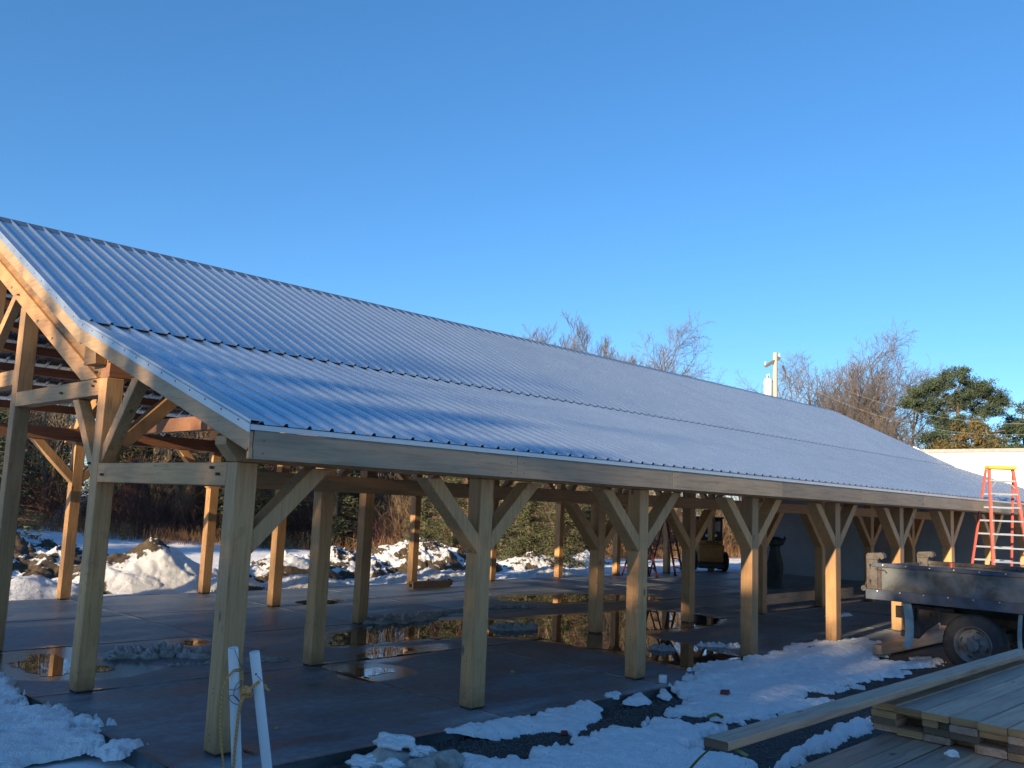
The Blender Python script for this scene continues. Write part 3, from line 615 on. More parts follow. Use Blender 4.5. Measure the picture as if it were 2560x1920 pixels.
# ------------------------------------------------------------------ trees
class TM:
    """collects tapered tubes as arrays"""
    def __init__(s): s.V = []; s.F = []; s.n = 0
    def seg(s, p0, p1, r0, r1, sides=3):
        d = p1-p0; L_ = np.linalg.norm(d)+1e-9; d = d/L_; a = np.cross(d, (0, 0, 1.) if abs(d[2]) < .9 else (1., 0, 0)); a /= np.linalg.norm(a)+1e-9; b = np.cross(d, a)
        an = np.arange(sides)*2*np.pi/sides; ring = np.outer(np.cos(an), a)+np.outer(np.sin(an), b)
        s.V.append(p0+ring*r0); s.V.append(p1+ring*r1); o = s.n
        for k in range(sides): s.F.append((o+k, o+(k+1) % sides, o+sides+(k+1) % sides, o+sides+k))
        s.n += 2*sides
    def mesh(s, name): return npmesh(name, np.vstack(s.V), np.array(s.F), False)
MINR = [.005]
def grow(tm_t, tm_b, p, d, length, r, level, maxl, nseg, rs, spread=.75, up_=.12, kids=(9, 6, 5)):
    pts = [p]; rad = [r]; cur = p; dd = d
    for i in range(nseg):
        dd = dd+rs.normal(0, .13 if level else .05, 3)+np.array((0, 0, up_ if level else .03)); dd = dd/np.linalg.norm(dd); cur = cur+dd*length/nseg; pts.append(cur); rad.append(max(r*(1-(i+1)/nseg*.85), MINR[0]))
    tm = tm_t if level == 0 else tm_b
    for i in range(nseg): tm.seg(pts[i], pts[i+1], rad[i], rad[i+1], 7 if level == 0 else 4 if level == 1 else 3)
    if level < maxl:
        n = kids[level]
        for k in range(n):
            t = (.22 if level == 0 else .12)+(.76 if level == 0 else .85)*(k+rs.random())/n; i = min(int(t*nseg), nseg-1); f = t*nseg-i
            q = pts[i]*(1-f)+pts[i+1]*f; base = pts[i+1]-pts[i]; base = base/np.linalg.norm(base)
            perp = np.cross(base, rs.normal(0, 1, 3)); perp /= np.linalg.norm(perp)+1e-9; nd = base*(1-spread*.5)+perp*spread; nd[2] += .15; nd /= np.linalg.norm(nd)
            grow(tm_t, tm_b, q, nd, length*(.52 if level == 0 else .55)*(1.15-.7*t)*rs.uniform(.75, 1.2), max(rad[i]*.55, MINR[0]), level+1, maxl, max(2, nseg-2), rs, spread, up_, kids)
def bare_tree(seed, H=9, r=.11, kids=(13, 7, 5), spread=.7, up_=.12, trunks=1, twig=TWIG, maxl=3):
    rs = np.random.default_rng(seed); a = TM(); b = TM()
    for k in range(trunks):
        d = np.array((rs.normal(0, .12*(trunks > 1)+.03), rs.normal(0, .12*(trunks > 1)+.03), 1)); grow(a, b, np.array((rs.normal(0, .2*(trunks > 1)), rs.normal(0, .2*(trunks > 1)), 0.)), d/np.linalg.norm(d), H*rs.uniform(.8, 1), r, 0, maxl, 7, rs, spread, up_, kids)
    root = empty('bare_tree'); link('trunk', a.mesh('trunk'), BARK, root); link('branches', b.mesh('branches'), twig, root); return root
def spruce(seed, H=9, R=1.9, mat=NEED, name='spruce_tree', gap=.25):
    rs = np.random.default_rng(seed); a = TM(); n = 7
    for i in range(n): a.seg(np.array((0, 0, H*i/n)), np.array((0, 0, H*(i+1)/n)), .13*(1-i/n)+.015, .13*(1-(i+1)/n)+.015, 7)
    V = []; F = []; c = 0; br = TM()
    z = .07*H
    while z < H*.985:
        t = z/H; rad = R*(1-t)**.75*rs.uniform(.75, 1.1); nb = int(9*(1-t)+4)
        for k in range(nb):
            an = rs.uniform(0, 2*np.pi); rl = rad*rs.uniform(.6, 1.1); d = np.array((math.cos(an), math.sin(an), -.18+.5*t)); d /= np.linalg.norm(d); p0 = np.array((0, 0, z+rs.uniform(-.1, .1)))
            if rs.random() < gap*.5: 
                br.seg(p0, p0+d*rl*.8, .015, .005); continue
            br.seg(p0, p0+d*rl, .015, .004)
            m_ = int(10*rl/R*1.6)+5; sd = np.cross(d, (0, 0, 1)); sd /= np.linalg.norm(sd)
            for j in range(m_*3):
                s_ = rs.uniform(.12, 1.02); wv = (1-s_*.75)*.34*rl+.06; q = p0+d*rl*s_+sd*rs.uniform(-1, 1)*wv+np.array((0, 0, -.12*rl*s_*s_-rs.uniform(0, .1)))
                e = rs.normal(0, 1, 3); e[2] *= .5; e /= np.linalg.norm(e); e = e*rs.uniform(.06, .15); f_ = np.cross(e, rs.normal(0, 1, 3)); f_ = f_/(np.linalg.norm(f_)+1e-9)*rs.uniform(.02, .045)
                V += [q-f_, q+f_, q+e*1.5]; F.append((c, c+1, c+2)); c += 3
        z += .17+.12*rs.random()
    root = empty(name); link('trunk', a.mesh('trunk'), BARK, root); link('branches', br.mesh('branches'), TWIG, root); link('crown', npmesh('crown', np.array(V), np.array(F)), mat, root); return root
def clumpy(seed, H, clumps, mat, trunk_pts, name, leaf=.11, dens=1.0, tw=BARK):
    """tree with crown given as clump ellipsoids (x,y,z,rx,rz)"""
    rs = np.random.default_rng(seed); a = TM(); b = TM(); tp = [np.array(t, float) for t in trunk_pts]
    for i in range(len(tp)-1): a.seg(tp[i], tp[i+1], .26*(1-i/len(tp))+.03, .26*(1-(i+1)/len(tp))+.03, 8)
    V = []; F = []; c = 0
    for (x, y, z, rx, rz) in clumps:
        cc = np.array((x, y, z), float); st = min(tp, key=lambda t: np.linalg.norm(t-(cc-np.array((0, 0, 1.2))))); 
        mid = (st+cc)/2+rs.normal(0, .2, 3); b.seg(st, mid, .09, .06, 5); b.seg(mid, cc, .06, .025, 4)
        ns = int(26*rx*rz*dens)+8
        for k in range(ns):
            dv = rs.normal(0, 1, 3); dv /= np.linalg.norm(dv); rr = rs.uniform(.35, 1.05); sc_ = cc+dv*rr*np.array((rx, rx, rz)); 
            if rs.random() < .35: b.seg(cc+dv*rr*.3*np.array((rx, rx, rz)), sc_, .02, .006)
            sub = rs.uniform(.18, .34)
            for j in range(int(34*dens)):
                q = sc_+rs.normal(0, sub*.55, 3)*np.array((1, 1, .7)); e = rs.normal(0, 1, 3)+np.array((0, 0, .5)); e = e/np.linalg.norm(e)*rs.uniform(.6, 1.4)*leaf; f_ = np.cross(e, rs.normal(0, 1, 3)); f_ = f_/(np.linalg.norm(f_)+1e-9)*leaf*.26
                V += [q-f_, q+f_, q+e*1.4]; F.append((c, c+1, c+2)); c += 3
    root = empty(name); link('trunk', a.mesh('trunk'), tw, root); link('branches', b.mesh('branches'), tw, root); link('crown', npmesh('crown', np.array(V), np.array(F)), mat, root); return root
used = set()
def place(proto, x, y, z, s, rz, label, cat, group=None, sz=None):
    key = proto.name
    o = proto if key not in used else copy_tree(proto); used.add(key)
    o.location = (x, y, z); o.scale = (s, s, sz or s); o.rotation_euler = (0, 0, rz); tag(o, label, cat, group); return o
def at(px, depth, z=None):
    """world point on the line of sight through photo column px at a given camera depth, dropped to the ground"""
    d = fw+(px-1280)/2255.7*r2; return CAM+d*depth
# --- trees far behind the building, above the roof
MINR[0] = .0085
tall = [bare_tree(100+i, 14.2, .20, (19, 12, 7), .78, .04) for i in range(3)]
tallm = bare_tree(120, 11.4, .10, (14, 10, 7), .58, .12, trunks=5); MINR[0] = .006
for i, (px, dep, H, pr, lab) in enumerate([(1400, 62, 1.043, 3, 'rounded bushy leafless tree clump rising above the roof ridge'), (1460, 66, 0.948, 3, 'leafless multi stemmed tree right of the bushy clump above the ridge'),
        (1530, 68, 0.986, 3, 'thin leafless trees in a group above the middle of the ridge'), (1600, 66, 0.920, 3, 'upright leafless stems left of the open topped bare tree'), (1670, 60, 0.948, 0, 'open leafless tree standing at the right end of the ridge group'),
        (1790, 92, 1.05, 1, 'pale distant bare tree left of the utility pole'), (1870, 95, 1.0, 3, 'pale distant bare stems just left of the transformer'),
        (2060, 66, .93, 1, 'tall leafless tree right of the utility pole'), (2130, 70, .98, 2, 'tall leafless tree in the middle of the right hand group'), (2205, 68, 1.06, 0, 'tallest leafless tree with an open crown at right'),
        (2270, 66, .98, 1, 'leafless tree leaning beside the big pine'), (2340, 75, .92, 2, 'bare tree half hidden behind the big pine'), (1990, 68, .72, 3, 'low leafless thicket at the foot of the tall bare trees'), (2100, 60, .66, 3, 'tangled leafless brush above the far roof end'),
        (1365, 64, 0.967, 3, 'thin leafless stems at the left edge of the bushy clump above the ridge'), (1425, 70, 1.062, 3, 'leafless tree directly behind the rounded bushy clump'), (1495, 72, 1.005, 3, 'faint leafless tree between the clump and the middle group above the ridge'),
        (1565, 74, 1.025, 3, 'leafless tree behind the upright stems of the middle group'), (1640, 70, 0.930, 3, 'low leafless stems beside the open tree at the right end of the ridge group'), (2020, 72, 1.0, 2, 'leafless tree at the left side of the tall right hand group'), (2165, 74, 1.06, 1, 'leafless tree filling the gap left of the tallest bare tree'), (2085, 64, .95, 3, 'dense many stemmed tree in the tall right hand group'),
        (2190, 58, .66, 3, 'tangled leafless brush left of the yellowing cedar')]):
    p = at(px, dep); pt = tallm if pr == 3 else tall[pr]
    place(pt, p[0], p[1], GZ, H*(1 if pr != 3 else 1.15), i*1.3, lab, 'bare tree')
pc = [(0, 0, 12.1, 1.1, .8), (-1.2, .3, 11.6, 1.0, .7), (-2.4, 0, 11.0, 1.0, .6), (-3.0, .2, 10.3, .8, .5), (1.2, -.2, 11.5, 1.1, .7), (2.4, 0, 11.0, .9, .6), (3.2, .1, 10.6, .7, .5), (-1.8, 0, 10.0, 1.2, .6), (.4, 0, 10.6, 1.5, .8), (2.0, 0, 9.9, 1.0, .6), (-.6, 0, 9.0, 1.3, .8), (.9, 0, 8.6, 1.4, .8), (-1.4, 0, 7.8, 1.3, .7), (3.6, 0, 8.6, 1.0, .5), (4.5, 0, 8.9, .9, .5), (2.2, 0, 7.5, 1.4, .8), (-2.6, 0, 6.4, 1.1, .6), (0, 0, 6.8, 1.5, .9), (4.0, 0, 7.2, 1.2, .6), (2.6, 0, 6.0, 1.7, .9), (-1.2, 0, 5.4, 1.5, .8), (1.0, 0, 5.0, 1.8, .9)]
cr, sr = rt[0], rt[1]
def turned(cl): return [(x*cr-y*sr*-1, x*sr+y*cr, z, a, b_) for (x, y, z, a, b_) in cl]
bp = clumpy(5, 13, [(x*rt[0], x*rt[1]+y, z, a, b_) for (x, y, z, a, b_) in [(q[0], q[1], q[2]+.15, q[3]*1.0, q[4]*.88) for q in pc]], PINEN, [(0, 0, 0), (.1, 0, 3), (0, .1, 6), (.2, 0, 8), (0, 0, 10), (.1, 0, 11.5)], 'pine_tree', .12, 2.0)
p = at(2392, 62); place(bp, p[0], p[1], GZ, 1.0, 0, 'big dark green pine with spreading branches above the white building', 'pine tree')
cc_ = [(x, y, z, r_, .9) for (x, y, z, r_) in [(-.2, 0, 7.2, .8), (.6, 0, 7.6, .7), (-1.2, 0, 6.2, 1.2), (.4, 0, 6.2, 1.3), (1.6, 0, 6.4, 1.0), (-2.2, 0, 5.0, 1.4), (0, 0, 5.0, 1.6), (2.2, 0, 5.1, 1.4), (-3.4, 0, 4.3, 1.4), (3.8, 0, 4.6, 1.5), (1.2, 0, 4.2, 1.6), (5.4, 0, 4.6, 1.4), (-1.4, 0, 4.2, 1.5), (2.6, 0, 4.2, 1.5), (6.6, 0, 4.6, 1.2)]]
cd_ = clumpy(6, 8, [(x*rt[0], x*rt[1]+y, z+.25, a, b_) for (x, y, z, a, b_) in cc_], CEDAR, [(0, 0, 0), (0, 0, 2), (.1, 0, 4), (0, 0, 6)], 'cedar_tree', .15, .7)
p = at(2408, 54); place(cd_, p[0], p[1], GZ, 1.0, 0, 'yellowish brown cedar in front of the big pine just above the white wall', 'cedar tree')
lp = clumpy(9, 11, [(x*rt[0], x*rt[1], z, a, b_) for (x, y, z, a, b_) in [(0, 0, 10.4, .6, .7), (-.6, 0, 9.4, .9, .7), (.7, 0, 9.0, 1.0, .7), (0, 0, 8.2, 1.3, .8), (-1.1, 0, 7.2, 1.3, .8), (1.2, 0, 7.0, 1.3, .8), (0, 0, 6.0, 1.6, .9), (1, 0, 5, 1.6, .9), (-1, 0, 4.8, 1.5, .9)]], PINEN, [(0, 0, 0), (0, 0, 3), (.1, 0, 6), (0, 0, 9.5)], 'pine_tree', .16, .8)
p = at(2556, 66); place(lp, p[0], p[1], GZ, 1.05, 0, 'narrow dark evergreen at the right edge of the picture', 'pine tree')
# --- woods beyond the snow field
BL = [(-6, 42), (4, 40), (11, 37), (13.4, 31.5), (19.7, 27.6), (28.2, 20.8), (34.3, 19.1), (46, 18)]
def bl(t):
    t = t*(len(BL)-1); i = min(int(t), len(BL)-2); f = t-i; a = np.array(BL[i]); b = np.array(BL[i+1]); n_ = np.array((-(b-a)[1], (b-a)[0])); n_ = n_/np.linalg.norm(n_); n_ = n_ if n_ @ np.array((.7, .7)) > 0 else -n_
    return a*(1-f)+b*f, n_
wb = [bare_tree(200+i, 8.5, .09, (14, 8, 5), .75, .1, twig=(TWIG, TWIGT, TWIGR)[i % 3]) for i in range(5)]
wm = [bare_tree(220+i, 6.5, .05, (9, 6, 5), .55, .15, trunks=4, twig=(TWIGT, TWIGR)[i]) for i in range(2)]
rs = np.random.default_rng(42)
def gz_(x, y): return -.1+max(0, min(1, (y-28)/30))*1.6
for i in range(74):
    q, n_ = bl((i+rs.random())/74); q = q+n_*rs.uniform(.8, 15)
    v_ = q-CAM[:2]; dep = v_@fw[:2]; col = 1280+2255.7*(v_@rt[:2])/max(dep, 1)
    s = rs.uniform(.75, 1.08); 
    if col > 1500: s *= .8
    place(wb[i % 5], q[0], q[1], gz_(*q)-.05, s, rs.uniform(0, 6), 'slender leafless tree among many in the shaded wood beyond the snow', 'bare tree', 'leafless trees of the wood beyond the snow')
for i in range(34):
    q, n_ = bl((i+rs.random())/34); q = q+n_*rs.uniform(.3, 3.5)
    place(wm[i % 2], q[0], q[1], gz_(*q)-.05, rs.uniform(.35, .62), rs.uniform(0, 6), 'leafless many stemmed shrub in the front edge of the wood', 'shrub', 'leafless shrubs along the edge of the wood')
sp = [spruce(300+i, 9, 2.1) for i in range(3)]
labs = [(40, 44, 'dark evergreen deep in the wood at far left'), (330, 46, 'evergreen with hanging yellow green boughs left of the corner post'), (560, 43, 'evergreen right behind the corner post'), (655, 41, 'evergreen framed by the corner post and its brace'), (720, 45, 'dark evergreen behind the first knee brace'),
        (860, 42, 'evergreen between the two interior posts'), (900, 44, 'evergreen touching the lit beam from behind'), (1080, 37, 'yellow green evergreen left of the second front post'), (1150, 40, 'evergreen behind the second front post'), (1270, 39, 'evergreen right of the second front post'), (1335, 37, 'evergreen with drooping boughs left of the far post'), (1420, 36, 'low evergreen right of the far post'), (1490, 41, 'dark evergreen behind the third front post')]
for i, (px, dep, lab) in enumerate(labs):
    p = at(px, dep); s = .95 if i < 7 else .6; place(sp[i % 3], p[0], p[1], gz_(p[0], p[1])-.1, s, i*2.1, lab, 'evergreen tree')
for i in range(30):
    q, n_ = bl((i+rs.random())/30); q = q+n_*rs.uniform(9, 15); place(sp[i % 3], q[0], q[1], gz_(*q)-.1, rs.uniform(.8, 1.0)*(1 if i < 15 else .6), i*1.7, 'dark evergreen standing deep in the shaded wood', 'evergreen tree', 'evergreens deep in the wood')
for i, (px, dep) in enumerate([(300, 50), (350, 47), (390, 54), (430, 49), (470, 56), (160, 50), (60, 52), (1620, 52), (1700, 56), (1760, 50), (1800, 58), (1560, 49)]):
    p = at(px, dep); place(sp[i % 3], p[0], p[1], gz_(p[0], p[1])-.1, 1.08 if px < 1000 else .58, i*1.9, 'dark evergreen standing deep in the shaded wood', 'evergreen tree', 'evergreens deep in the wood')
# brush, twigs and reeds at the wood's edge (beyond counting)
def brush(n, h0, h1, lo, hi, seed, curl=.3, r=.009, t0=0., t1=1.):
    rs = np.random.default_rng(seed); tm = TM()
    for i in range(n):
        q, n_ = bl(t0+(t1-t0)*rs.random()); q = q+n_*rs.uniform(lo, hi); p = np.array((q[0], q[1], gz_(*q)-.08)); d = np.array((rs.normal(0, curl), rs.normal(0, curl), 1.)); H = rs.uniform(h0, h1); k = 3
        rr = r
        for j in range(k):
            d = d/np.linalg.norm(d); p1 = p+d*H/k; tm.seg(p, p1, rr, rr*.7, 3); rr *= .7
            if h1 > 1.4 and rs.random() < .8:
                e = d+rs.normal(0, .6, 3); tm.seg(p1, p1+e/np.linalg.norm(e)*H*.3, rr*.8, .003, 3)
            p = p1; d = d+rs.normal(0, curl*.8, 3)
    return tm
link('undergrowth', brush(9000, 1.0, 3.6, .3, 9, 1, .45, .014).mesh('undergrowth'), UNDG, label='tangled leafless undergrowth filling the wood', cat='undergrowth', kind='stuff')
link('red_brush', brush(3000, .8, 2.2, -.2, 2.0, 2, .35, .011).mesh('red_brush'), TWIGR, label='reddish dogwood like brush along the wood edge', cat='brush', kind='stuff')
link('pale_brush', brush(2600, 1.2, 3.8, .3, 3.5, 5, .5, .014, .62, 1.).mesh('pale_brush'), TWIGT, label='sunlit tan brush behind the far bays', cat='brush', kind='stuff')
link('dry_reeds', brush(9000, .25, 1.0, -1.6, 1.2, 3, .18, .010).mesh('dry_reeds'), REED, label='dry orange brown reeds and grass at the edge of the snow', cat='reeds', kind='stuff')
# dense wood backdrop of real stems farther in
tm = TM(); rs = np.random.default_rng(77)
for i in range(2600):
    q, n_ = bl(rs.random()); q = q+n_*rs.uniform(9, 26); H = rs.uniform(4, 8.5); p = np.array((q[0], q[1], gz_(*q))); lean = rs.normal(0, .06, 2)
    tm.seg(p, p+np.array((lean[0]*H, lean[1]*H, H)), rs.uniform(.03, .09), .02, 4)
    for k in range(7):
        z = rs.uniform(.2, 1)*H; e = rs.normal(0, 1, 3); e[2] = abs(e[2])*.7; e /= np.linalg.norm(e); s0 = p+np.array((lean[0]*z, lean[1]*z, z)); s1 = s0+e*rs.uniform(.6, 1.7); tm.seg(s0, s1, .018, .008); e2 = e+rs.normal(0, .6, 3); tm.seg(s1, s1+e2*.7, .009, .004)
link('distant_wood', tm.mesh('distant_wood'), BARK, label='far depth of the wood, stems merging into one dark mass', cat='wood', kind='stuff')
# --- shade trees outside the frame, sunward of the site
shade = [spruce(400+i, 10.5, 3.0, NEED, 'spruce_tree', .1) for i in range(2)]
rs = np.random.default_rng(5)
k_ = 0
for row, (xr, dy) in enumerate([(-31, 0), (-33.2, .45), (-35.5, .2)]):
    for i in range(22):
        y = -18+i*1.12+dy
        h, sx = (14.6, .95) if y < -7.6 else (12.4, 1.1) if y < -6.4 else (11.3, 1.5) if y < -4.9 else (12.0, 1.5) if y < 3.2 else (9.0, .9) if y < 5 else (6.0, .6)
        place(shade[k_ % 2], xr+rs.uniform(-.7, .7), y, GZ, sx, rs.uniform(0, 6), 'dark evergreen in the row shading the yard from the low sun', 'evergreen tree', 'evergreens in the row that shades the yard', sz=h*rs.uniform(.97, 1.03)/10.5); k_ += 1
for i in range(16):
    place(shade[i % 2], -5+3*(i % 4)+rs.uniform(-1, 1), 26+4*(i//4)+rs.uniform(-1, 1), GZ, rs.uniform(.85, 1.05), rs.uniform(0, 6), 'dark evergreen shading the left end of the wood', 'evergreen tree', 'evergreens that shade the left end of the wood')
for i, (x, y, s) in enumerate([(-39, -2.4, .98), (-38, 1.2, 1.0), (-40, 4.6, 1.05), (-41, 6.5, .9), (-36, -12, 1.1)]):
    place(tall[i % 3], x, y, GZ, s, i*1.1, 'tall leafless tree among the evergreens shading the yard', 'bare tree', 'leafless trees in the shading row')

# ------------------------------------------------------------------ utility pole
p = at(1938, 58); up_ = empty('utility_pole', (p[0], p[1], GZ), 'pale wooden utility pole with crossarm and grey transformer behind the roof', 'utility pole')
POLE = plain('pale_pole_wood', (.5, .45, .37), .8); PG = plain('transformer_grey', (.62, .64, .64), .4)
m = MB(); m.tube([(0, 0, 0), (0, 0, 12.8)], [.18, .15], 10); m.build('pole', POLE, up_, smooth=True)
R_ = np.array((rt[0], rt[1]))
m = MB(); a_ = Vector((-.72*rt[0]-.3*fw[0], -.72*rt[1]-.3*fw[1], 11.85)); b_2 = Vector((.30*rt[0]+.1*fw[0], .30*rt[1]+.1*fw[1], 12.5)); m.tube([a_, b_2], .12, 4); m.build('crossarm', plain('crossarm_wood', (.2, .18, .16), .8), up_)
for t in (0, 1.0):
    c = a_.lerp(b_2, t); m = MB(); m.lathe([(0, 0), (.06, 0), (.05, .12), (.07, .18), (0, .26)], (c.x, c.y, c.z+.08), 2, 8); m.build('insulator', PG, up_, smooth=True)
m = MB(); c = (-.46*rt[0], -.46*rt[1], 9.95); m.lathe([(0, 0), (.27, .02), (.28, .1), (.28, 1.05), (.22, 1.14), (0, 1.18)], c, 2, 16); m.build('transformer', PG, up_, smooth=True)
m = MB(); m.lathe([(0, 1.15), (.05, 1.15), (.05, 1.45), (0, 1.5)], (c[0]+.1, c[1], c[2]), 2, 8); m.lathe([(0, 1.15), (.05, 1.15), (.05, 1.4), (0, 1.45)], (c[0]-.1, c[1], c[2]), 2, 8); m.build('bushing', PG, up_)
m = MB(); m.tube([(.5*rt[0], .5*rt[1], 12.0), (.62*rt[0], .62*rt[1], 11.6), (.6*rt[0], .6*rt[1], 11.1)], .06, 6); m.tube([(0, 0, 11.6), (-.2*rt[0], -.2*rt[1], 10.8), (-.45*rt[0], -.45*rt[1], 10.1)], .025, 5); m.build('fuse_cutout', DKM, up_)
def wire(name, a, b, sag, lab):
    m = MB(); a = Vector(a); b = Vector(b); pts = [a.lerp(b, t/24)-Vector((0, 0, sag*4*(t/24)*(1-t/24))) for t in range(25)]; m.tube(pts, .005, 4); m.build(name, plain('wire_grey', (.35, .38, .33), .5), None, label=lab, cat='power line')
e_ = at(2700, 50); wire('power_line', (p[0]+.4, p[1]-.2, GZ+12.5), (e_[0], e_[1], 8.2), 1.6, 'upper overhead wire running right from the pole across the pine')
wire('power_line', (p[0]+.3, p[1]-.2, GZ+11.6), (e_[0], e_[1], 7.7), 1.7, 'lower overhead wire running right from the pole across the pine')

# ------------------------------------------------------------------ truck, backed up to the pavilion
TX = 11.45
tr = empty('flatbed_truck', (TX+1.2, -3.0, GZ), 'weathered work truck with a low grey steel bed backed up to the pavilion', 'truck')
T = Vector((TX+1.2, -3.0, GZ))
def tb(n_, a, b, mat, bev=.006, par=tr, **kw): return box(n_, tuple(Vector(a)-T), tuple(Vector(b)-T), mat, par, bev, **kw)
def tbuild(m, n_, mat, par=tr, **kw):
    m.v = [tuple(Vector(q)-T) for q in m.v]; return m.build(n_, mat, par, **kw)
YR = -.87; YF = -6.2
sd = tb('bed_side', (TX, YF, 1.07), (TX+.05, YR-.22, 1.49), TRUCKG)
tb('side_rail', (TX-.025, YF, 1.475), (TX+.075, YR-.12, 1.545), TRUCKB)
tb('bed_sill', (TX-.02, YF, .93), (TX+.10, YR, 1.10), TRUCKB)
tb('bed_side', (TX+2.35, YF, 1.07), (TX+2.4, YR-.2, 1.49), TRUCKG); tb('side_rail', (TX+2.33, YF, 1.475), (TX+2.42, YR-.12, 1.545), RUST)
tb('bed_floor', (TX+.101, YF, 1.02), (TX+2.34, YR, 1.09), TRUCKB)
tb('headboard', (TX, YF-.06, 1.07), (TX+2.4, YF-.001, 2.4), TRUCKG)
for xx, nm in ((TX-.012, 'stake_post'), (TX+2.3, 'stake_post')):
    s_ = tb(nm, (xx, YR-.21, 1.10), (xx+.10, YR-.015, 1.598), RUST)
    m = MB(); m.prism([(YR-.02, 1.60), (YR-.02, 1.665), (YR-.05, 1.70), (YR-.22, 1.715), (YR-.28, 1.72), (YR-.32, 1.69), (YR-.325, 1.63), (YR-.28, 1.60), (YR-.26, 1.63), (YR-.23, 1.60)], 0, xx-.015, xx+.105); tbuild(m, 'hook_plate', RUST, s_)
    m = MB()
    for zz in (1.24, 1.50):
        m.lathe([(0, -.004), (.024, -.004), (.024, .002)], (xx-.001, YR-.085, zz), 0, 12); m.box((xx-.005, YR-.092, zz-.07), (xx+.001, YR-.078, zz))
    tbuild(m, 'keyhole_slot', DKM, s_)
tb('tailgate', (TX+.1, YR-.06, 1.08), (TX+2.29, YR-.01, 1.50), TRUCKG)
m = MB(); m.tube([(TX-.03, YR-.19, 1.44), (TX-.05, YR-.26, 1.44), (TX-.05, YR-.34, 1.43), (TX-.05, YR-.37, 1.39)], .011, 6); m.box((TX-.045, YR-.28, 1.425), (TX-.012, YR-.24, 1.455)); tbuild(m, 'latch_handle', RUST)
tb('corner_post', (TX-.018, YR-.27, 1.101), (TX+.03, YR-.214, 1.476), RUST)
m = MB(); m.lathe([(0, -.03), (.045, -.03), (.045, .03), (0, .03)], (TX+.05, YR+.05, 1.10), 0, 12); m.tube([(TX+.05, YR+.05, 1.10), (TX+.02, YR+.0, 1.2), (TX, YR-.05, 1.12)], .012, 6); tbuild(m, 'chain_hook', RUST)
m = MB()
for i in range(10):
    yy = YR-.3-i*.38
    if yy > YF: m.lathe([(0, -.008), (.011, -.005), (.012, 0)], (TX-.026, yy, 1.515), 0, 8); m.lathe([(0, -.008), (.011, -.005), (.012, 0)], (TX-.0215, yy+.1, 1.075), 0, 8)
tbuild(m, 'rivets', ALU)
tb('frame_rail', (TX+.75, YF-2, .62), (TX+.83, YR-.45, .92), DKM); tb('frame_rail', (TX+1.6, YF-2, .62), (TX+1.68, YR-.45, .92), DKM)
m = MB(); m.prism([(YR-.40, .86), (YR-.40, .50), (YR-.50, .30), (YR-.65, .30), (YR-.78, .45), (YR-.98, .60), (YR-1.2, .66), (YR-1.25, .86)], 0, TX+.55, TX+.63); tbuild(m, 'hitch_frame', RUST, bevel=.01)
m = MB(); m.lathe([(0, -.03), (.055, -.03), (.055, .0)], (TX+.548, YR-.50, .70), 0, 14); m.lathe([(0, -.03), (.03, -.03), (.03, .0)], (TX+.548, YR-.85, .72), 0, 12); m.box((TX+.5, YR-.46, .62), (TX+.55, YR-.30, .82)); m.box((TX+.5, YR-.62, .6), (TX+.548, YR-.54, .8)); tbuild(m, 'coupling_bracket', RUST, bevel=.006, kind='stuff')
tb('bumper_bar', (TX+.4, YR-.5, .33), (TX+2.0, YR-.42, .43), DKM)
tb('bumper_bar', (TX+.45, YR-1.5, .58), (TX+.55, YR-1.05, .80), DKM)
def wheel(x, y, z, R=.475, side=-1):
    wv = empty('wheel', tuple(Vector((x, y, z))-T)); wv.parent = tr
    m = MB(); m.lathe([(.28, .0), (.30, .01), (.36, .012), (.43, .03), (R-.01, .055), (R, .09), (R, .22), (R-.02, .26), (.36, .28), (.28, .27)], (0, 0, 0), 0, 40)
    o = m.build('tyre', TYRE, wv, smooth=True)
    m = MB()
    for k in range(40):
        an = k/40*2*math.pi; c_, s_ = math.cos(an), math.sin(an); m.add([(.05, (R-.004)*math.cos(an-.045), (R-.004)*math.sin(an-.045)), (.12, (R+.008)*math.cos(an-.045), (R+.008)*math.sin(an-.045)), (.12, (R+.008)*math.cos(an+.045), (R+.008)*math.sin(an+.045)), (.05, (R-.004)*math.cos(an+.045), (R-.004)*math.sin(an+.045))], [(0, 1, 2, 3)])
    m.build('tread', TYRE, o)
    m = MB(); m.lathe([(.285, .0), (.275, -.012), (.262, .0), (.25, .06), (.235, .085), (.15, .05), (.10, .045), (.098, -.03), (.06, -.05), (0, -.052)], (0, 0, 0), 0, 40)
    ri = m.build('rim', RIM, wv, smooth=True)
    m = MB()
    for k in range(4):
        an = k/4*2*math.pi+.35; c_, s_ = .192*math.cos(an), .192*math.sin(an); pts = []
        for j in range(12):
            b_ = j/12*2*math.pi; u, v = .022*math.cos(b_), .042*math.sin(b_); ca, sa = math.cos(an), math.sin(an); pts.append((.0655, c_+u*ca-v*sa, s_+u*sa+v*ca))
        m.add(pts, [tuple(range(12))])
    m.build('hand_hole', DKM, ri)
    m = MB()
    for k in range(8):
        an = k/8*2*math.pi; m.tube([(.05, .125*math.cos(an), .125*math.sin(an)), (.02, .125*math.cos(an), .125*math.sin(an))], .013, 6)
    m.build('lug_nut', RUST, ri); return wv
wheel(TX+.02, -2.55, .375); wheel(TX+2.1, -2.55, .375); wheel(TX+.1, -7.6, .375)
tb('axle', (TX+.3, -2.62, .30), (TX+2.1, -2.48, .44), DKM)
tb('fuel_tank', (TX+.12, -4.6, .42), (TX+.65, -3.55, .86), DKM, .03)
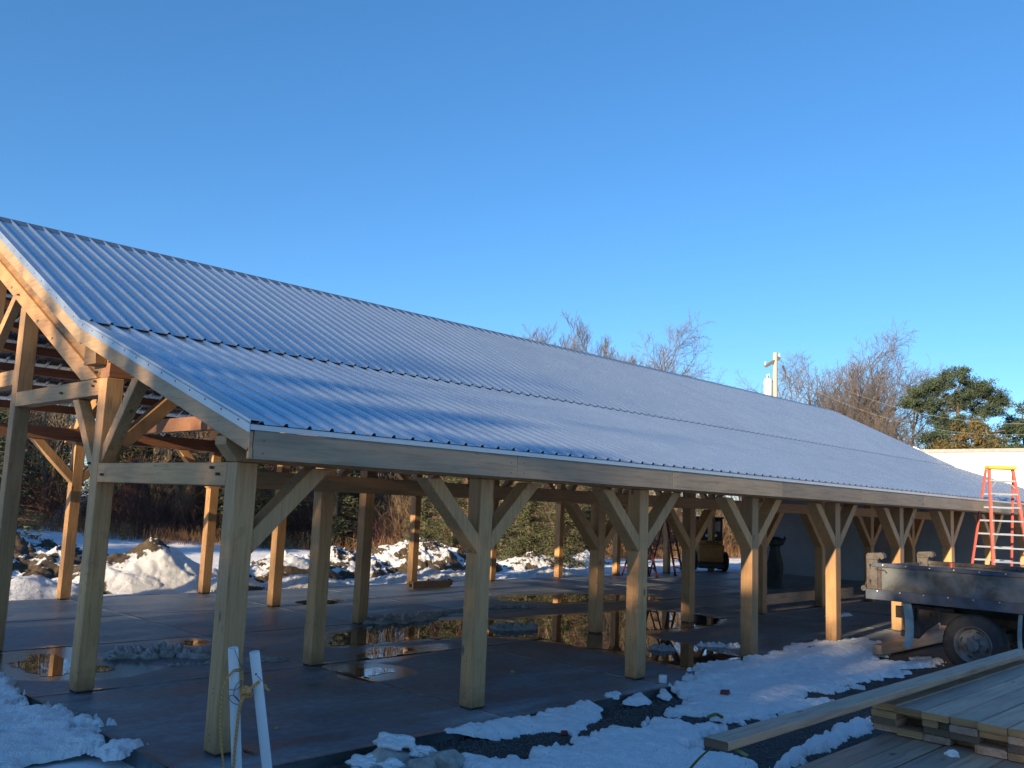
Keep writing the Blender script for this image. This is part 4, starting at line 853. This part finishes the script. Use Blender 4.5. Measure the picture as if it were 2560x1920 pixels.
def flap(y0, y1, bend):
    m = MB(); n_ = 10; V = []; 
    for i in range(n_+1):
        t = i/n_; z = .93-t*.74; sh = bend*math.sin(t*2.2)*.06-bend*t*.05
        for yy in (y0, y1): V.append((TX+.10+.02*math.sin(t*3), yy-sh, z)); V.append((TX+.115+.02*math.sin(t*3), yy-sh, z))
    F = []
    for i in range(n_):
        o = i*4; F += [(o, o+2, o+6, o+4), (o+1, o+5, o+7, o+3), (o, o+4, o+5, o+1), (o+2, o+3, o+7, o+6)]
    m.add(V, F); tbuild(m, 'mud_flap', FLAP, smooth=True)
flap(-1.44, -1.58, 1.2); flap(-3.26, -3.20, -1.2)
tb('flap_bracket', (TX+.11, -3.42, .5), (TX+.16, -3.36, .93), RUST)
# cab, outside the picture at right
cabm = plain('cab_white', (.5, .5, .48), .4)
m = MB(); m.prism([(-8.6, .55), (-8.9, .6), (-8.95, 1.25), (-8.3, 1.4), (-7.85, 2.25), (-6.6, 2.3), (-6.45, 2.2), (-6.4, .75), (-7.0, .75), (-7.1, .95), (-8.1, .95), (-8.2, .6)], 0, TX+.1, TX+2.3); cb_ = tbuild(m, 'cab', cabm, bevel=.04)
m = MB(); m.prism([(-8.15, 1.45), (-7.8, 2.1), (-6.7, 2.15), (-6.7, 1.45)], 0, TX+.085, TX+.0995); tbuild(m, 'window', GLASS, cb_)
m = MB(); m.lathe([(0, 0), (.1, .01), (.1, .05)], (TX+.4, -8.97, .95), 1, 16); tbuild(m, 'headlight', ALU)
# orange tube standing in the bed
m = MB(); m.lathe([(0, 0), (.045, 0), (.045, .30), (.038, .31), (0, .31)], (TX+.6, -2.1, 1.09+.12), 2, 16); m.lathe([(.0455, .05), (.0465, .05), (.0465, .22), (.0455, .22)], (TX+.6, -2.1, 1.21), 2, 16)
m2 = MB(); m2.lathe([(0, 0), (.047, 0), (.047, .50), (.04, .52), (0, .52)], (TX+.45, -2.12, 1.092), 2, 18); m2.build('tube_canister', ORNG, None, smooth=True, label='short orange tube standing upright in the truck bed', cat='canister')

# ------------------------------------------------------------------ ladders
def stepladder(name, H, mat, topmat, n, w0=.24, w1=.36, spread=.55, stepm=ALU, label=None, loc=(0, 0, 0), rz=0):
    t = empty(name, loc, label, 'stepladder', rz=rz)
    fr = lambda z, s: Vector((s*(w1+(w0-w1)*z/H), -spread*.5*(1-z/H)*1.2, z)); bk_ = lambda z, s: Vector((s*(w1+.04+(w0-w1)*z/H), .06+spread*.8*(1-z/H), z))
    for s in (-1, 1):
        m = MB(); m.tube([fr(0, s), fr(H-.03, s)], .042, 4); m.build('side_rail', mat, t)
        m = MB(); m.tube([bk_(0, s), bk_(H-.05, s)], .032, 4); m.build('rear_rail', mat, t)
        m = MB(); m.box(tuple(fr(0, s)-Vector((.05, .05, .0))), tuple(fr(0, s)+Vector((.05, .05, .03)))); m.build('foot', DKM, t)
    for i in range(n):
        z = (i+1)*.305*H/(.305*(n+1)); a = fr(z, -1); b = fr(z, 1); m = MB(); m.box((a.x, a.y-.04, z-.018), (b.x, a.y+.045, z+.018)); st = m.build('step', stepm, t, .003)
        m = MB(); a2 = bk_(z, -1); b2 = bk_(z, 1); m.box((a2.x, a2.y-.015, z-.02), (b2.x, a2.y+.015, z+.02)); m.build('rear_bar', stepm, t)
        if i in (0, 1, n-1):
            for s in (-1, 1): m = MB(); m.tube([(s*.12+0, a.y, z), tuple(fr(z-.2, s))], .01, 4); m.build('step_brace', stepm, st)
    m = MB(); m.box((-w0-.05, -.14, H-.04), (w0+.05, .16, H+.035)); m.build('top_cap', topmat, t, .015)
    return t
rzL = math.atan2(fw[1], fw[0])-math.pi/2-.12
stepladder('stepladder', 3.72, RED, YEL, 11, .26, .50, 1.25, ALU, 'tall red stepladder with yellow top cap standing beyond the truck', (19.15, -.86, GZ), rzL)
DKR = plain('dark_red_ladder', (.10, .02, .03), .5)
stepladder('stepladder', 2.45, DKR, DKR, 7, .20, .33, .9, DKR, 'dark red open stepladder under the roof near the far slab edge', (23.0, 11.15, 0), math.atan2(fw[1], fw[0])+.25)
stepladder('stepladder', 1.75, DKR, DKR, 5, .18, .28, .7, DKR, 'shorter dark ladder left of the open dark red stepladder', (21.9, 11.35, 0), math.atan2(fw[1], fw[0])+.35)

# ------------------------------------------------------------------ machine, tarp figure
mc = empty('compact_loader', (27.3, 11.9, 0), 'yellow compact loader with black cab parked beyond the slab, seen from behind', 'loader', rz=math.atan2(fw[1], fw[0])-math.pi/2)
def lb(n_, a, b, mat, bev=.02, par=mc, **kw): return box(n_, a, b, mat, par, bev, **kw)
lb('body', (-.55, 0, .35), (.45, 1.6, 1.05), MACHY, .04)
lb('engine_door', (-.45, -.05, .40), (.38, -.001, 1.0), MACHY, .02)
m = MB(); [m.box((-.38, -.056, z), (.30, -.051, z+.014)) for z in (.46, .52, .93)]; m.build('grille_slots', DKM, mc)
m = MB(); [m.box((-.26+i*.13, -.062, 1.10), (-.18+i*.13, -.055, 1.16)) for i in range(4)]; m.build('lettering_marks', DKM, mc)
lb('counterweight', (-.58, -.08, .12), (.48, .3, .345), DKM, .04); lb('counterweight_panel', (-.5, .0, 1.052), (.42, .5, 1.2), MACHY, .03)
lb('cab', (-.55, .25, 1.205), (.45, 1.4, 2.05), DKM, .03); lb('rear_window', (-.46, .235, 1.55), (.36, .249, 1.95), GLASS, .005)
lb('roof', (-.6, .2, 2.052), (.5, 1.5, 2.12), DKM, .02)
m = MB(); m.lathe([(0, -.1), (.05, -.1), (.06, 0), (0, 0)], (-.2, .2, 1.38), 1, 12); m.lathe([(0, -.1), (.05, -.1), (.06, 0), (0, 0)], (.15, .2, 1.40), 1, 12); m.build('tail_lamp', ALU, mc)
for sx in (-.72, .5):
    m = MB(); m.lathe([(0, 0), (.3, 0), (.38, .04), (.38, .18), (.3, .22), (0, .22)], (sx, .55, .38), 0, 20); m.build('wheel', TYRE, mc, smooth=True)
    m = MB(); m.lathe([(0, 0), (.3, 0), (.38, .04), (.38, .18), (.3, .22), (0, .22)], (sx, 1.4, .38), 0, 20); m.build('wheel', TYRE, mc, smooth=True)
tp = empty('covered_equipment', (22.9, 6.9, 0), 'upright equipment wrapped in a dark tarpaulin, standing in shade inside the pavilion', 'covered equipment', rz=math.atan2(fw[1], fw[0])-math.pi/2)
m = MB(); rs = np.random.default_rng(3); V = []; prof = [(.0, .22), (.1, .21), (.4, .22), (.52, .26), (.75, .23), (1.0, .19), (1.2, .15), (1.30, .15), (1.36, .24), (1.48, .27), (1.55, .22), (1.60, .12)]
N_ = 20
for (z, r_) in prof:
    for k in range(N_): an = k/N_*2*math.pi; q = r_*(1+.13*math.sin(an*5+z*3)+.05*rs.normal()); V.append((q*math.cos(an), q*.8*math.sin(an), z))
F = [(i*N_+k, i*N_+(k+1) % N_, (i+1)*N_+(k+1) % N_, (i+1)*N_+k) for i in range(len(prof)-1) for k in range(N_)]+[tuple(range((len(prof)-1)*N_, len(prof)*N_))]
m.add(V, F); m.build('cover', TARP, tp, smooth=True)
m = MB(); m.tube([(.15, 0, 1.42), (.27, 0, 1.47), (.33, 0, 1.58), (.30, 0, 1.62)], [.07, .06, .04, .02], 8); m.build('cover_corner', TARP, tp, smooth=True)

# ------------------------------------------------------------------ PVC pipes, rope, wire
def pipe(base, top, lab):
    b = Vector(base); t = Vector(top); m = MB(); R = .035; r = .030; ax = (t-b).normalized(); a = ax.orthogonal().normalized(); c = ax.cross(a); n = 28; V = []
    for (p_, rr) in ((b, R), (t, R), (t, r), (t-ax*.5, r)):
        for k in range(n): an = k/n*2*math.pi; V.append(p_+(a*math.cos(an)+c*math.sin(an))*rr)
    F = [(i*n+k, i*n+(k+1) % n, (i+1)*n+(k+1) % n, (i+1)*n+k) for i in range(3) for k in range(n)]
    m.add(V, F); return m.build('pvc_pipe', PVC, None, smooth=True, label=lab, cat='pipe')
pb1, pt1 = Vector((-.60, -1.51, -.1)), Vector((-.79, -1.564, 1.199)); pb2, pt2 = Vector((-.42, -1.68, -.1)), Vector((-.683, -1.668, 1.178))
pipe(pb1, pt1, 'left of two white plastic pipes standing before the corner post'); pipe(pb2, pt2, 'right of two white plastic pipes, leaning, with a small dark hole near its top')
m = MB(); m.lathe([(0, 0), (.006, 0), (.006, .001)], (0, 0, 0), 1, 8)
def onpipe(b, t, f, off): return b.lerp(t, f)+off
toC = -Vector(tuple(fw)); Rv = Vector(tuple(r2)); Uv = Vector(tuple(u2))
hole = onpipe(pb2, pt2, .888, toC*.0345+Rv*.005); m = MB(); m.tube([hole, hole+toC*.003], .007, 8); m.build('pipe_hole', DKM, bpy.data.objects['pvc_pipe.001'])
bpy.data.objects['pvc_pipe.001']
def bez(pts, n=10):
    pts = [Vector(p) for p in pts]; out = []
    for i in range(len(pts)-1):
        p0 = pts[max(i-1, 0)]; p1 = pts[i]; p2 = pts[i+1]; p3 = pts[min(i+2, len(pts)-1)]
        for k in range(n):
            t = k/n; out.append(.5*((2*p1)+(-p0+p2)*t+(2*p0-5*p1+4*p2-p3)*t*t+(-p0+3*p1-3*p2+p3)*t**3))
    return out+[pts[-1]]
def rel(dx, dy, depth=0): return pt1+Rv*dx*.00279+Uv*(-dy)*.00279+toC*depth   # offsets in the pipes' own plane, 2.8 mm units
K = .193
def rp(u, v, d=.05): return rel((480+u*K)-583, (1600+v*K)-1620, d)
def twist(name, pts, rad, mat, parent, strands=3):
    P = bez(pts, 12); m = MB(); acc = 0; up0 = Vector((0, 0, 1)); fr = []
    for i, p_ in enumerate(P):
        t = (P[min(i+1, len(P)-1)]-P[max(i-1, 0)]).normalized(); a = t.cross(toC).normalized(); b = t.cross(a); fr.append((p_, a, b))
    for s in range(strands):
        q = []; acc = 0
        for i, (p_, a, b) in enumerate(fr):
            if i: acc += (p_-fr[i-1][0]).length
            an = s/strands*2*math.pi+acc*110; q.append(p_+(a*math.cos(an)+b*math.sin(an))*rad*.5)
        m.tube(q, rad*.62, 6)
    return m.build(name, mat, parent, smooth=True)
rp_ = empty('rope', tuple(pt1-Vector((0, 0, .5))), 'tan twisted rope knotted around the two white pipes', 'rope')
def under(o, par): o.parent = par; o.matrix_parent_inverse = par.matrix_world.inverted()
bpy.context.view_layer.update()
for nm, pts, rad in (('rope_loop', [rp(620, 380, .0), rp(585, 362, .055), rp(520, 420, .06), rp(455, 540, .05), rp(415, 700, .04), rp(390, 950, .03), (rp(388, 1100, .03)), rp(400, 1350, .03), rp(430, 1659, .03), rp(440, 1900, .03)], .0075),
                     ('rope_strand', [rp(905, 505, .06), rp(830, 560, .06), rp(760, 610, .065), rp(700, 700, .06), rp(650, 840, .06), rp(620, 1080, .06), rp(595, 1300, .06), rp(565, 1659, .06), rp(550, 1900, .06)], .011),
                     ('rope_strand', [rp(630, 380, -.02), rp(645, 500, -.02), rp(640, 650, .0), rp(655, 760, .03)], .0075),
                     ('rope_end', [rp(930, 600, -.03), rp(955, 640, -.02), rp(995, 655, -.01)], .009)):
    o = twist(nm, pts, rad, ROPE, None); under(o, rp_)
m = MB()
for k in range(3):
    c = rp(745, 610+k*28, .065); q = [c+Rv*.03*math.cos(a*.5+k)+Uv*.022*math.sin(a*.5+k)+toC*.018*math.cos(a*.5) for a in range(14)]; m.tube(q, .010, 6)
o = m.build('knot', ROPE, None, smooth=True); under(o, rp_)
def wr(pts, lab):
    m = MB(); m.tube(bez(pts, 8), .0022, 5); m.build('thin_wire', plain('black_wire', (.02, .02, .025), .5), None, smooth=True, label=lab, cat='wire')
wr([rp(575, 110, .036), rp(610, 190, .04), rp(630, 270, .03), rp(655, 350, .02), rp(640, 385, .03), rp(595, 383, .05)], 'thin dark wire twisted down from the top of the left pipe')
wr([rp(510, 615, .045), rp(600, 615, .05), rp(650, 570, .03), rp(650, 520, .02), rp(600, 560, .05), rp(575, 640, .05), rp(580, 700, .05), rp(650, 780, .05), rp(640, 805, .05), rp(570, 790, .05), rp(515, 745, .045), rp(510, 705, .045), rp(550, 685, .05), rp(600, 710, .05), rp(655, 760, .06)], 'thin dark wire curled in a loop across the left pipe')
wr([rp(868, 440, .04), rp(905, 470, .05), rp(925, 520, .03)], 'thin dark wire through the hole of the right pipe')

# ------------------------------------------------------------------ lumber
def plank(par, x0, x1, y0, y1, z0, z1, endm=None, bend=0, name='plank'):
    n = 14; V = []; F = []; M_ = []; rs_ = random.Random(int(x0*1000+y0*777+z0*333)); sk = rs_.uniform(-.012, .012)
    for i in range(n+1):
        t = i/n; x = x0+(x1-x0)*t; dz = bend*math.sin(t*math.pi)+.0; dy = sk*math.sin(t*math.pi)
        for (yy, zz) in ((y0+.004, z0), (y1-.004, z0), (y1, z0+.006), (y1, z1-.006), (y1-.006, z1), (y0+.006, z1), (y0, z1-.006), (y0, z0+.006)): V.append((x, yy+dy, zz+dz))
    for i in range(n):
        for k in range(8): F.append((i*8+k, i*8+(k+1) % 8, (i+1)*8+(k+1) % 8, (i+1)*8+k)); M_.append(0)
    F.append(tuple(range(8))[::-1]); F.append(tuple(range(n*8, n*8+8))); M_ += [1, 1]
    me = mesh(name, V, F, False, M_); me.materials.append(LX); me.materials.append(endm or LX); return link(name, me, None, par)
pile = empty('lumber_pile', (3.4, -4.9, GZ), 'stack of rough sawn planks with uneven dark and yellow ends at lower right', 'lumber pile')
def P_(par, off, x0, x1, y0, y1, z0, z1, e): return plank(par, x0-off[0], x1-off[0], y0-off[1], y1-off[1], z0-off[2], z1-off[2], e)
off = (3.4, -4.9, GZ)
rs_ = random.Random(9); th = .052; wv = .207
ends = [[LE, LD, LD, LD], [LD, LD, LD, LE], [LE, LD, LE, LD], [LX, LD, LD, LD], [LX, LE, LD, LD], [LX, LX, LE, LX]]
for c in range(6):
    for r in range(4):
        y1 = -4.285-c*wv; y0 = y1-wv+.008; z1 = .80-r*(th+.004); z0 = z1-th; x0 = 3.42-c*.012+rs_.uniform(-.02, .035)
        if c == 0: x0 += .03
        if c == 1 and r in (1, 2): x0 += .22
        if c == 3 and r == 3: x0 += .16
        if c == 4 and r == 2: x0 += .12
        if c == 2 and r == 1:
            P_(pile, off, x0, x0+4.7, y0+.085, y1, z0, z1, LE); P_(pile, off, x0+.03, x0+4.7, y0, y0+.08, z0, z1, LD); continue
        P_(pile, off, x0, x0+4.2+rs_.uniform(0, .8), y0, y1, z0, z1, [LE, LD, LD, LE, LX][(c*5+r*3+(c*r) % 2) % 5])
low = empty('lumber_pile', (3.4, -5.2, GZ), 'wide lower layer of long grey planks carrying the plank stack', 'lumber pile'); off = (3.4, -5.2, GZ)
for c in range(9):
    for r in range(3):
        y1 = -4.40-c*.222+r*.01; y0 = y1-.214; z1 = .572-r*.056; z0 = z1-.052
        P_(low, off, .3+rs_.uniform(-.1, .3), 8.2, y0, y1, z0, z1, LD)
for x in (1.0, 3.0, 5.2, 7.4): 
    for (a, b) in ((.16, .405), (-.1, .155)): box('bearer', (x-3.4, -1.1, a-GZ), (x+.18-3.4, .78, b-GZ), LD, low)
lb_ = plank(None, .88, 7.3, -4.485, -4.315, .853, .905, LD); tag(lb_, 'single long plank lying on the stack and jutting out far to the left', 'plank')
sp_ = plank(None, 3.36, 3.85, -5.30, -5.09, .578, .64, LE); sp_.name = 'timber_offcut'; tag(sp_, 'short yellow timber offcut lying on the lower planks in front of the stack', 'timber')
# snow lump on the planks
def lump(x, y, z, r, lab, seed, flat=.6, mat=SNOW, name='snow_lump', cat='snow lump', n=22, el=1.0):
    rs = np.random.default_rng(seed); V = []; F = []
    for i in range(n+1):
        ph = math.pi*i/n
        for k in range(n*2):
            an = math.pi*k/n; d = np.array((math.sin(ph)*math.cos(an), math.sin(ph)*math.sin(an), math.cos(ph)))
            q = 1+.28*math.sin(3.1*d[0]+seed)*math.cos(2.7*d[1]-seed)+.14*math.sin(7*d[0]+5*d[2]+seed)+.10*math.sin(11*d[1]+9*d[0])+.05*math.sin(23*d[0]+seed)*math.sin(19*d[1])
            V.append((x+d[0]*r*q*el, y+d[1]*r*q, z+max(d[2]*q*r*flat, -.02)))
    m_ = n*2
    for i in range(n):
        for k in range(m_): F.append((i*m_+k, i*m_+(k+1) % m_, (i+1)*m_+(k+1) % m_, (i+1)*m_+k))
    return link(name, mesh(name, V, F, True), mat, None, label=lab, cat=cat)
lump(3.16, -5.0, .575, .042, 'small white lump of snow on the lower planks', 3, .8)
# timbers on the ground by the truck
t_ = box('timber', (11.75, -1.0, -.02), (16.5, -.85, .14), LX, None, .006, label='squared timber lying on the ground under the truck tail', cat='timber')
t_ = box('timber', (10.6, -.86, -.085), (15.5, -.62, -.03), LX, None, .006, label='flat board in the snow beside the squared timber', cat='board')
t_.rotation_euler = (0, 0, 0)
box('timber', (16.3, 3.60, .12), (21.2, 3.68, .37), LX, None, .005, label='long plank set on edge low between inner posts', cat='plank')
box('timber', (16.3, 3.38, .0), (21.2, 3.50, .05), LX, None, .005, label='thin board lying on the slab before the low plank', cat='board')
box('timber', (20.9, 4.0, .0), (24.5, 4.1, .06), LX, None, .005, label='thin board lying on the slab behind the truck tail', cat='board')
ft = MB(); ft.box((11.15, 10.75, .03), (12.45, 10.93, .21)); ft.box((11.05, 10.80, .08), (11.149, 10.88, .16)); ft.box((12.451, 10.80, .08), (12.56, 10.88, .16)); ft.build('tenoned_timber', LD, None, .006, label='short dark beam with tenoned ends lying on the far slab', cat='timber')
# small things on the slab
m = MB(); m.lathe([(0, 0), (.052, 0), (.055, .005), (.055, .095), (.05, .10), (.03, .101), (0, .10)], (6.28, -.30, .002), 2, 24); m.build('white_cup', plain('white_plastic', (.8, .8, .8), .4), None, smooth=True, label='small white plastic container standing on the slab right of the third post', cat='container')
def clumprow(name, pts, r, lab, seed, mat=SLUSH):
    rs = np.random.default_rng(seed); V = []; F = []; o = 0; n = 9
    P = bez([(a, b, 0) for a, b in pts], 8)
    for p_ in P:
        for k in range(2):
            rr = r*rs.uniform(.35, 1.1); cx, cy = p_.x+rs.normal(0, r*.6), p_.y+rs.normal(0, r*.6); ph0 = rs.uniform(0, 6)
            for i in range(n+1):
                ph = math.pi*.5*i/n
                for j in range(14):
                    an = j/14*2*math.pi; d = (math.sin(ph)*math.cos(an), math.sin(ph)*math.sin(an), math.cos(ph)); q = 1+.3*math.sin(4*d[0]+ph0)*math.sin(5*d[1]+ph0)+.15*math.sin(11*d[0]+7*d[2]+ph0)
                    V.append((cx+d[0]*rr*q, cy+d[1]*rr*q, .001+d[2]*rr*q*.85))
            for i in range(n):
                for j in range(14): F.append((o+i*14+j, o+(i+1)*14+j, o+(i+1)*14+(j+1) % 14, o+i*14+(j+1) % 14))
            o += (n+1)*14
    link(name, mesh(name, V, F, True), mat, None, label=lab, cat='slush')
clumprow('snow_clump', [(1.35, 5.15), (1.55, 5.1), (1.75, 5.05), (2.0, 5.02), (2.15, 4.7), (2.5, 4.5)], .13, 'row of melting snow lumps on the slab left of the corner post', 1)
clumprow('snow_clump', [(6.3, 6.3), (6.6, 6.2), (7.0, 6.15), (7.4, 6.2), (7.9, 6.25)], .13, 'ridge of grey slush lumps at the foot of the lit inner post', 2)
clumprow('snow_clump', [(7.9, 6.4), (8.6, 6.7), (9.4, 6.9), (10.4, 6.9), (11.2, 6.7)], .08, 'long low ridge of grey slush beyond the big puddle', 3)
clumprow('snow_clump', [(8.0, 4.4), (8.2, 4.3), (8.45, 4.25)], .12, 'dark wet slush lump in the big puddle behind the second post', 4)
clumprow('snow_clump', [(9.7, 1.25), (9.9, 1.0), (10.1, .8)], .07, 'thin white snow pieces in the puddle by the fourth post', 5, SNOW)
clumprow('snow_clump', [(2.5, 3.95), (2.8, 3.85), (3.0, 3.75)], .05, 'thin crust of slush behind the white pipes', 6)
clumprow('snow_clump', [(16.4, 2.1), (16.8, 2.05), (17.2, 2.0)], .07, 'small snow heap on the slab behind the fifth post', 7, SNOW)
clumprow('snow_clump', [(1.6, 4.2), (1.95, 4.1), (2.35, 4.0)], .035, 'thin flat streak of slush on the slab left of the corner post', 8)
clumprow('snow_clump', [(8.6, 1.45), (8.75, 1.35)], .09, 'icy lump at the puddle edge between third and fourth posts', 9)
def bit(name, x, y, z, s, mat, lab, cat, seed=1):
    rs = random.Random(seed); m = MB(); a = rs.uniform(0, 3); c, s_ = math.cos(a), math.sin(a); V = [(x+(u*c-v*s_)*s[0], y+(u*s_+v*c)*s[1], z+w_*s[2]) for (u, v, w_) in [(-1, -1, 0), (1, -.8, 0), (1, 1, 0), (-.9, 1, 0), (-.8, -.9, 1), (.9, -.7, .9), (.8, .9, 1.1), (-.9, .8, .8)]]
    m.add(V, [(0, 3, 2, 1), (4, 5, 6, 7), (0, 1, 5, 4), (1, 2, 6, 5), (2, 3, 7, 6), (3, 0, 4, 7)]); m.build(name, mat, None, .002, label=lab, cat=cat)
bit('wood_chip', 5.1, 1.35, .001, (.035, .02, .03), LE, 'pale wood block scrap on the slab between second and third posts', 'scrap', 2)
bit('wood_chip', .95, .55, .001, (.03, .02, .015), LE, 'small pale chip on the slab left of the corner post', 'scrap', 3)
bit('wood_chip', 4.75, 1.75, .001, (.025, .015, .015), LE, 'tiny pale chip on the slab beyond the wood block', 'scrap', 4)
bit('brick_piece', 6.35, -1.2, -.0, (.06, .05, .05), CRIM, 'dark red brick fragment on the snow', 'brick fragment', 5)
bit('wood_chip', 11.0, -.1, .05, (.12, .03, .02), CRIM, 'reddish brown wood strip on the snow near the fifth post', 'scrap', 6)
bit('wood_chip', 3.35, -1.1, -.07, (.05, .03, .03), CRIM, 'brown stone chip on the dark gravel', 'scrap', 7)
bit('wood_chip', 1.7, 7.4, .001, (.09, .02, .02), LE, 'short pale stick on the slab behind the inner left post', 'scrap', 8)
bit('stick', .32, -.05, .001, (.012, .10, .012), LD, 'thin dark twig on the slab right of the pipes', 'twig', 9)
m = MB(); m.tube(bez([(5.0, -1.78, .0), (5.07, -1.82, .03), (5.16, -1.80, .02), (5.12, -1.9, .01)], 6), .018, 5); m.build('strap', TAPE, None, smooth=True, label='scrap of yellow strap on the snow', cat='strap')
m = MB()
Q = bez([(.78, -4.2, .62), (.86, -4.3, .78), (.95, -4.36, .847), (1.0, -4.44, .845), (1.08, -4.50, .80)], 8)
for i in range(len(Q)-1):
    a, b = Q[i], Q[i+1]; m.add([a-Vector((.025, 0, 0)), a+Vector((.025, 0, 0)), b+Vector((.025, 0, 0)), b-Vector((.025, 0, 0))], [(0, 1, 2, 3)]); m.add([a+Vector((-.025, 0, .002)), a+Vector((.025, 0, .002)), b+Vector((.025, 0, .002)), b+Vector((-.025, 0, .002))], [(3, 2, 1, 0)])
m.build('strap', TAPE, None, label='yellow green strap looped under the end of the long plank', cat='strap')
# rocks by the slab corner
def rock(x, y, z, sx, sy, sz, rz, lab, seed):
    rs = np.random.default_rng(seed); bm = bmesh.new(); pts = rs.normal(0, 1, (26, 3)); pts /= np.linalg.norm(pts, axis=1)[:, None]; pts = np.sign(pts)*np.abs(pts)**.75
    for q in pts: bm.verts.new(tuple(q*np.array((sx, sy, sz))*rs.uniform(.9, 1.05)))
    r_ = bmesh.ops.convex_hull(bm, input=bm.verts); bmesh.ops.delete(bm, geom=[g_ for g_ in r_['geom_interior'] if isinstance(g_, bmesh.types.BMVert)], context='VERTS')
    bmesh.ops.bevel(bm, geom=bm.edges[:], offset=.008, segments=1, affect='EDGES', clamp_overlap=True)
    me = bpy.data.meshes.new('rock'); bm.to_mesh(me); bm.free(); o = link('rock', me, ROCK, None, label=lab, cat='rock'); o.location = (x, y, z); o.rotation_euler = (0, .15, rz); return o
rock(1.22, -.92, -.02, .24, .17, .12, .4, 'broad pale rock with a snow cap, topmost of the rocks at the slab edge', 21)
rock(1.25, -1.28, -.04, .17, .14, .13, 1.2, 'angular rock in front of the broad pale rock', 22)
rock(1.60, -1.26, -.05, .24, .19, .13, .1, 'large slanting rock at the right of the group', 23)
rock(.86, -1.10, -.05, .12, .10, .10, .8, 'small rounded rock at the left of the group', 24)
rock(1.05, -1.36, -.06, .14, .12, .10, 2.2, 'low rock at the bottom edge of the picture', 25)
for i, (x, y, z, r, lab) in enumerate([(1.28, -.84, .09, .15, 'snow cap on the broad pale rock'), (.98, -.86, -.02, .13, 'snow lump left of the broad pale rock'), (1.02, -1.12, -.02, .12, 'snow lump between the rocks'), (.74, -1.05, -.06, .12, 'snow lump beside the small rounded rock'), (1.45, -1.05, .04, .09, 'snow lump wedged right of the broad rock'), (.55, -1.0, -.08, .12, 'leftmost snow lump at the slab edge by the rocks'), (1.85, -1.3, -.07, .13, 'snow lump right of the slanting rock')]):
    lump(x, y, z, r, lab, 30+i, .5, el=1.2)
# gravel stones
rs = np.random.default_rng(8); N = 26000; xy = np.column_stack([rs.uniform(.5, 9.5, N*2), rs.uniform(-4.2, -.42, N*2)]); 
keep = (xy[:, 1] < -.52) & ((xy[:, 0] < 6) | (rs.random(N*2) < .4)); xy = xy[keep][:N]; N = len(xy)
oc = np.array([(1, 0, 0), (-1, 0, 0), (0, 1, 0), (0, -1, 0), (0, 0, 1), (0, 0, -1)], float); of = np.array([(0, 2, 4), (2, 1, 4), (1, 3, 4), (3, 0, 4), (2, 0, 5), (1, 2, 5), (3, 1, 5), (0, 3, 5)])
sz = rs.uniform(.006, .017, N); ang = rs.uniform(0, 6.28, N); cs, sn = np.cos(ang), np.sin(ang); st = oc[None]*(1+rs.uniform(-.3, .3, (N, 6, 1)))*sz[:, None, None]*np.array((1.1, .9, .7))
V = np.empty((N, 6, 3)); V[..., 0] = st[..., 0]*cs[:, None]-st[..., 1]*sn[:, None]+xy[:, None, 0]; V[..., 1] = st[..., 0]*sn[:, None]+st[..., 1]*cs[:, None]+xy[:, None, 1]
V[..., 2] = st[..., 2]+np.minimum(ground_z(xy[:, 0], xy[:, 1]), -.045)[:, None]+.003
F = (of[None]+np.arange(N)[:, None, None]*6).reshape(-1, 3); link('gravel', npmesh('gravel', V.reshape(-1, 3), F), STONE, label='loose dark gravel beside the slab', cat='gravel', kind='stuff')
